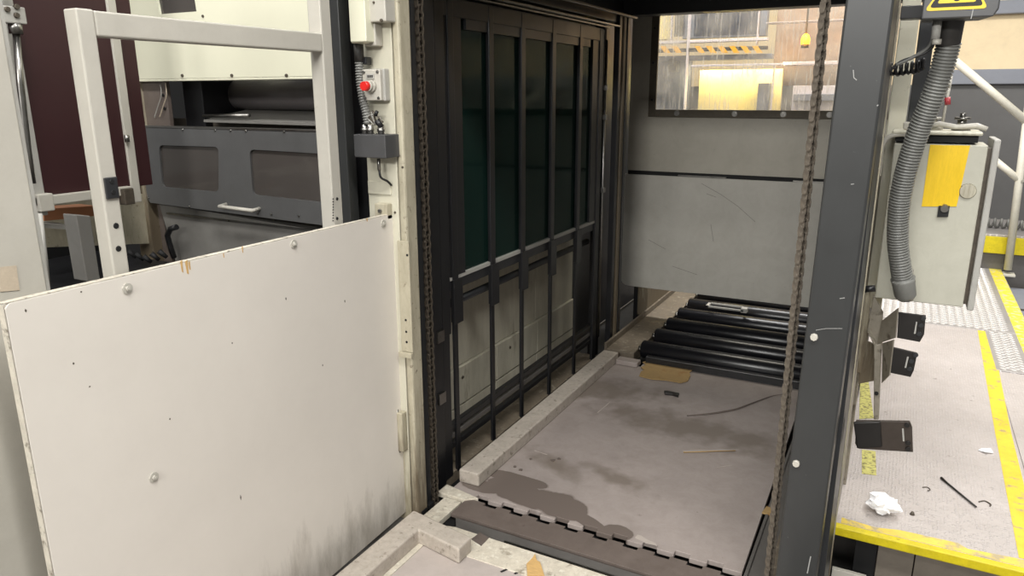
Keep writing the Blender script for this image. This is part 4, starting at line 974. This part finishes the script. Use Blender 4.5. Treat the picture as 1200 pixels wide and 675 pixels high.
# small things on it
import mathutils.noise as nz
tp = PZ(1034,603)
ts = MB(); nA, nB = 16, 10; vs = []; 
for i in range(nB+1):
    for j in range(nA):
        th = math.pi*i/nB; ph = 2*math.pi*j/nA
        d = Vector((math.sin(th)*math.cos(ph), math.sin(th)*math.sin(ph), math.cos(th)))
        r_ = .052*(1+.55*nz.noise(d*2.6)+.35*nz.noise(d*6))
        vs.append((tp.x+d.x*r_*1.05, tp.y+.01+d.y*r_*.9, .030+d.z*r_*.62))
ts.add(vs, [(i*nA+j, i*nA+(j+1)%nA, (i+1)*nA+(j+1)%nA, (i+1)*nA+j) for i in range(nB) for j in range(nA)])
mz = min(v.z for v in ts.v)
for v in ts.v: v.z -= mz-.001
solo('crumpled_tissue', ts, tissue_mat, 'crumpled white tissue near the yellow edge of the walkway', 'tissue')
solo('dark_rod', MB().tube([PZ(1103,560,.006), PZ(1110,566,.006), PZ(1144,594,.006)], .004, 8, True, [.006,.004,.0035]), plate_black, 'thin dark rod lying on the walkway', 'rod')
solo('wire_loop', MB().tube(smooth_path([PZ(u, v, .003) for u, v in ((1081,571),(1087,571),(1090,574),(1087,575))],5), .002, 6), chain_dark, 'tiny dark wire loop left of the thin rod on the walkway', 'wire')
solo('wire_hook', MB().tube(smooth_path([PZ(u, v, .003) for u, v in ((1147,588),(1154,587),(1161,591),(1160,593))],5), .0025, 6), chain_dark, 'tiny bent wire hook right of the thin rod on the walkway', 'wire')
p = PZ(1069,603,.0); solo('dirt_lump', MB().cyl(p, p+Vector((0,0,.012)), .01, 7, .005), chain_dark, 'small dark lump on the walkway right of the white tissue', 'lump')
p = PZ(1155,530,.0); solo('paper_scrap', MB().slab([p+Vector(q) for q in ((-.03,0,.002),(0,-.02,.008),(.03,.0,.003),(.02,.03,.01),(-.015,.025,.004))], (0,0,.002)), tissue_mat, 'flat white paper scrap beside the yellow line', 'paper')

# step, hose coil and handrail
stp = thing('yellow_step', 'raised diamond plate step with a yellow front behind the walkway', 'step', (1.4, 8.2, -.45))
obj('tread', MB().box(.62, 2.6, 8.0, 9.0, .30, .335), tread_diamond, stp, .003)
obj('front_panel', MB().box(.62, 2.6, 7.98, 8.0, .16, .315), yellow_edge, stp, .003)
obj('base', MB().box(.66, 2.6, 8.03, 8.95, -.45, .16), strip_grey, stp)
hc = thing('coiled_hose', 'grey coiled hose lying on the raised step', 'hose', (1.1, 8.3, .335))
ln = [Vector((.70+.0035*i, 8.35+.02*math.sin(i*.05), .385)) for i in range(220)]
obj('coil', MB().tube([c+Vector((.3*math.cos(i*.42), math.cos(i*.42+.5), math.sin(i*.42)))*.042 for i, c in enumerate(ln)], .012, 7), hose_grey, hc)
hr = thing('handrail', 'white tubular handrail sloping down to the raised step', 'handrail', (.9, 7.9, 0))
Q = lambda u, v: PY(u, v, 7.9)
obj('top_rail', MB().cyl(Q(1108,62), Q(1212,150), .035, 14), rail_white, hr)
obj('mid_rail', MB().cyl(Q(1165,187), Q(1198,214), .03, 14), rail_white, hr)
obj('post', MB().cyl(Q(1206,120), Q(1181,316), .032, 14), rail_white, hr)
obj('base_plate', MB().box(Q(1181,316).x-.06, Q(1181,316).x+.06, 7.84, 7.96, -.02, .0), rail_white, hr, .003)
bxm = mat('floor_joint', (70,66,64), .6)
scw = thing('grey_floor_tray', 'flat grey floor tray right of the diamond plate strip', 'tray', (1.3, 6.5, -.3))
obj('tray', MB().box(.93, 2.8, 3.0, 7.95, -.16, -.14), wall_beam, scw, .003)
obj('rib', MB().box(.95, 2.8, 6.4, 6.43, -.14, -.13), bxm, scw); obj('rib', MB().box(.95, 2.8, 7.1, 7.13, -.14, -.13), bxm, scw)

# ------------------------------------------------------------------ machinery seen through the scratched window
YW = 7.0
G = lambda u, v: PY(u, v, YW)
enc = thing('far_machine_enclosure', 'pale framed machine enclosure with a hazard striped beam, seen through the window', 'machine', (-1.6, YW, 0))
def gb_(n, u0, u1, v0, v1, dy, th, m, bev=.004, label=None):
    p0, p1 = G(u0, v1), G(u1, v0)
    return obj(n, MB().box(p0.x, p1.x, YW+dy, YW+dy+th, p0.z, p1.z), m, enc, bev, label=label)
gb_('yellow_wall', 735, 784, -20, 47, .1, .1, yellow_wall)
gb_('upright', 785, 789, -20, 47, .0, .06, lavender)
gb_('upright', 804, 812, -20, 145, -.1, .08, lavender)
gb_('top_glass', 812, 893, -10, 43, .02, .01, cabinet_glass)
gb_('side_glass', 789, 804, -10, 43, .02, .01, cabinet_glass)
gb_('inner_cabinet', 789, 895, -20, 43, .3, .1, steel_blue)
gb_('crossbar', 765, 900, 44, 52, -.02, .08, lavender)
beam = gb_('hazard_beam', 765, 900, 54, 62, -.06, .08, black_paint)
for k in range(9):
    u = 779+k*13.5
    if 800 < u+4 < 815: continue
    q = MB().slab([PY(u,62,YW-.062), PY(u+7,62,YW-.062), PY(u+1,54,YW-.062), PY(u-6,54,YW-.062)], (0,-.002,0))
    obj('stripe', q, hazard_yellow, beam)
gb_('lower_rail', 770, 905, 62.5, 72, .0, .1, steel_blue)
gb_('crossbar', 811, 918, 74, 79, -.04, .07, lavender)
gb_('lit_panel', 812, 915, 80, 140, .15, .05, yellow_wall, label='yellow lit inner panel')
gb_('upright', 886, 893, -20, 52, -.02, .07, lavender)
gb_('left_casing', 762, 804, 64, 140, .15, .1, steel_blue)
gb_('valve', 783, 793, 68, 84, .0, .1, steel)
gb_('dark_motor', 884, 902, 97, 140, .05, .1, steel_blue)
gb_('right_upright', 902, 908, 75, 140, -.04, .08, lavender)
gb_('right_casing', 925, 1010, 100, 150, .0, .3, lavender)
gb_('right_drawer', 930, 1010, 110, 118, -.04, .05, steel_blue)
gb_('copper_back', 893, 1030, -20, 100, .5, .1, mat('copper_back', (158,132,112), .5, var=.2, vs=6))
gb_('top_shelf', 895, 1010, 20, 26, .1, .2, lavender)
gb_('mid_shelf', 915, 1010, 70, 76, .1, .2, lavender)
p = G(860, 76)
ml = bpy.data.lights.new('enclosure_lamp_light', 'AREA'); ml.shape = 'RECTANGLE'; ml.size = .8; ml.size_y = .06; ml.energy = 10; ml.color = (1,.9,.6)
mo_ = bpy.data.objects.new('enclosure_lamp_light', ml); COL.objects.link(mo_); mo_.location = (p.x, YW+.04, p.z); mo_.rotation_euler = (.5, 0, 0)
bc = thing('amber_beacon', 'lit amber beacon lamp seen through the window', 'lamp', tuple(PY(944,60,6.9)))
p = PY(944,46,6.9)
obj('dome', MB().tube([p+Vector((0,0,-.04)), p+Vector((0,0,.0)), p+Vector((0,0,.03)), p+Vector((0,0,.045))], .03, 16, True, [.034,.036,.026,.008]), emit('amber_glow', (255,170,30), 9), bc)
obj('base', MB().cyl(p+Vector((0,0,-.07)), p+Vector((0,0,-.04)), .03, 14), amber_dark, bc)
obj('stem', MB().cyl(p+Vector((0,0,.045)), p+Vector((0,0,.35)), .008, 8), amber_dark, bc)
pl_ = bpy.data.lights.new('beacon_light', 'POINT'); pl_.energy = 3; pl_.color = (1,.55,.12); pl_.shadow_soft_size = .05
po = bpy.data.objects.new('beacon_light', pl_); COL.objects.link(po); po.location = p+Vector((0,-.12,0))
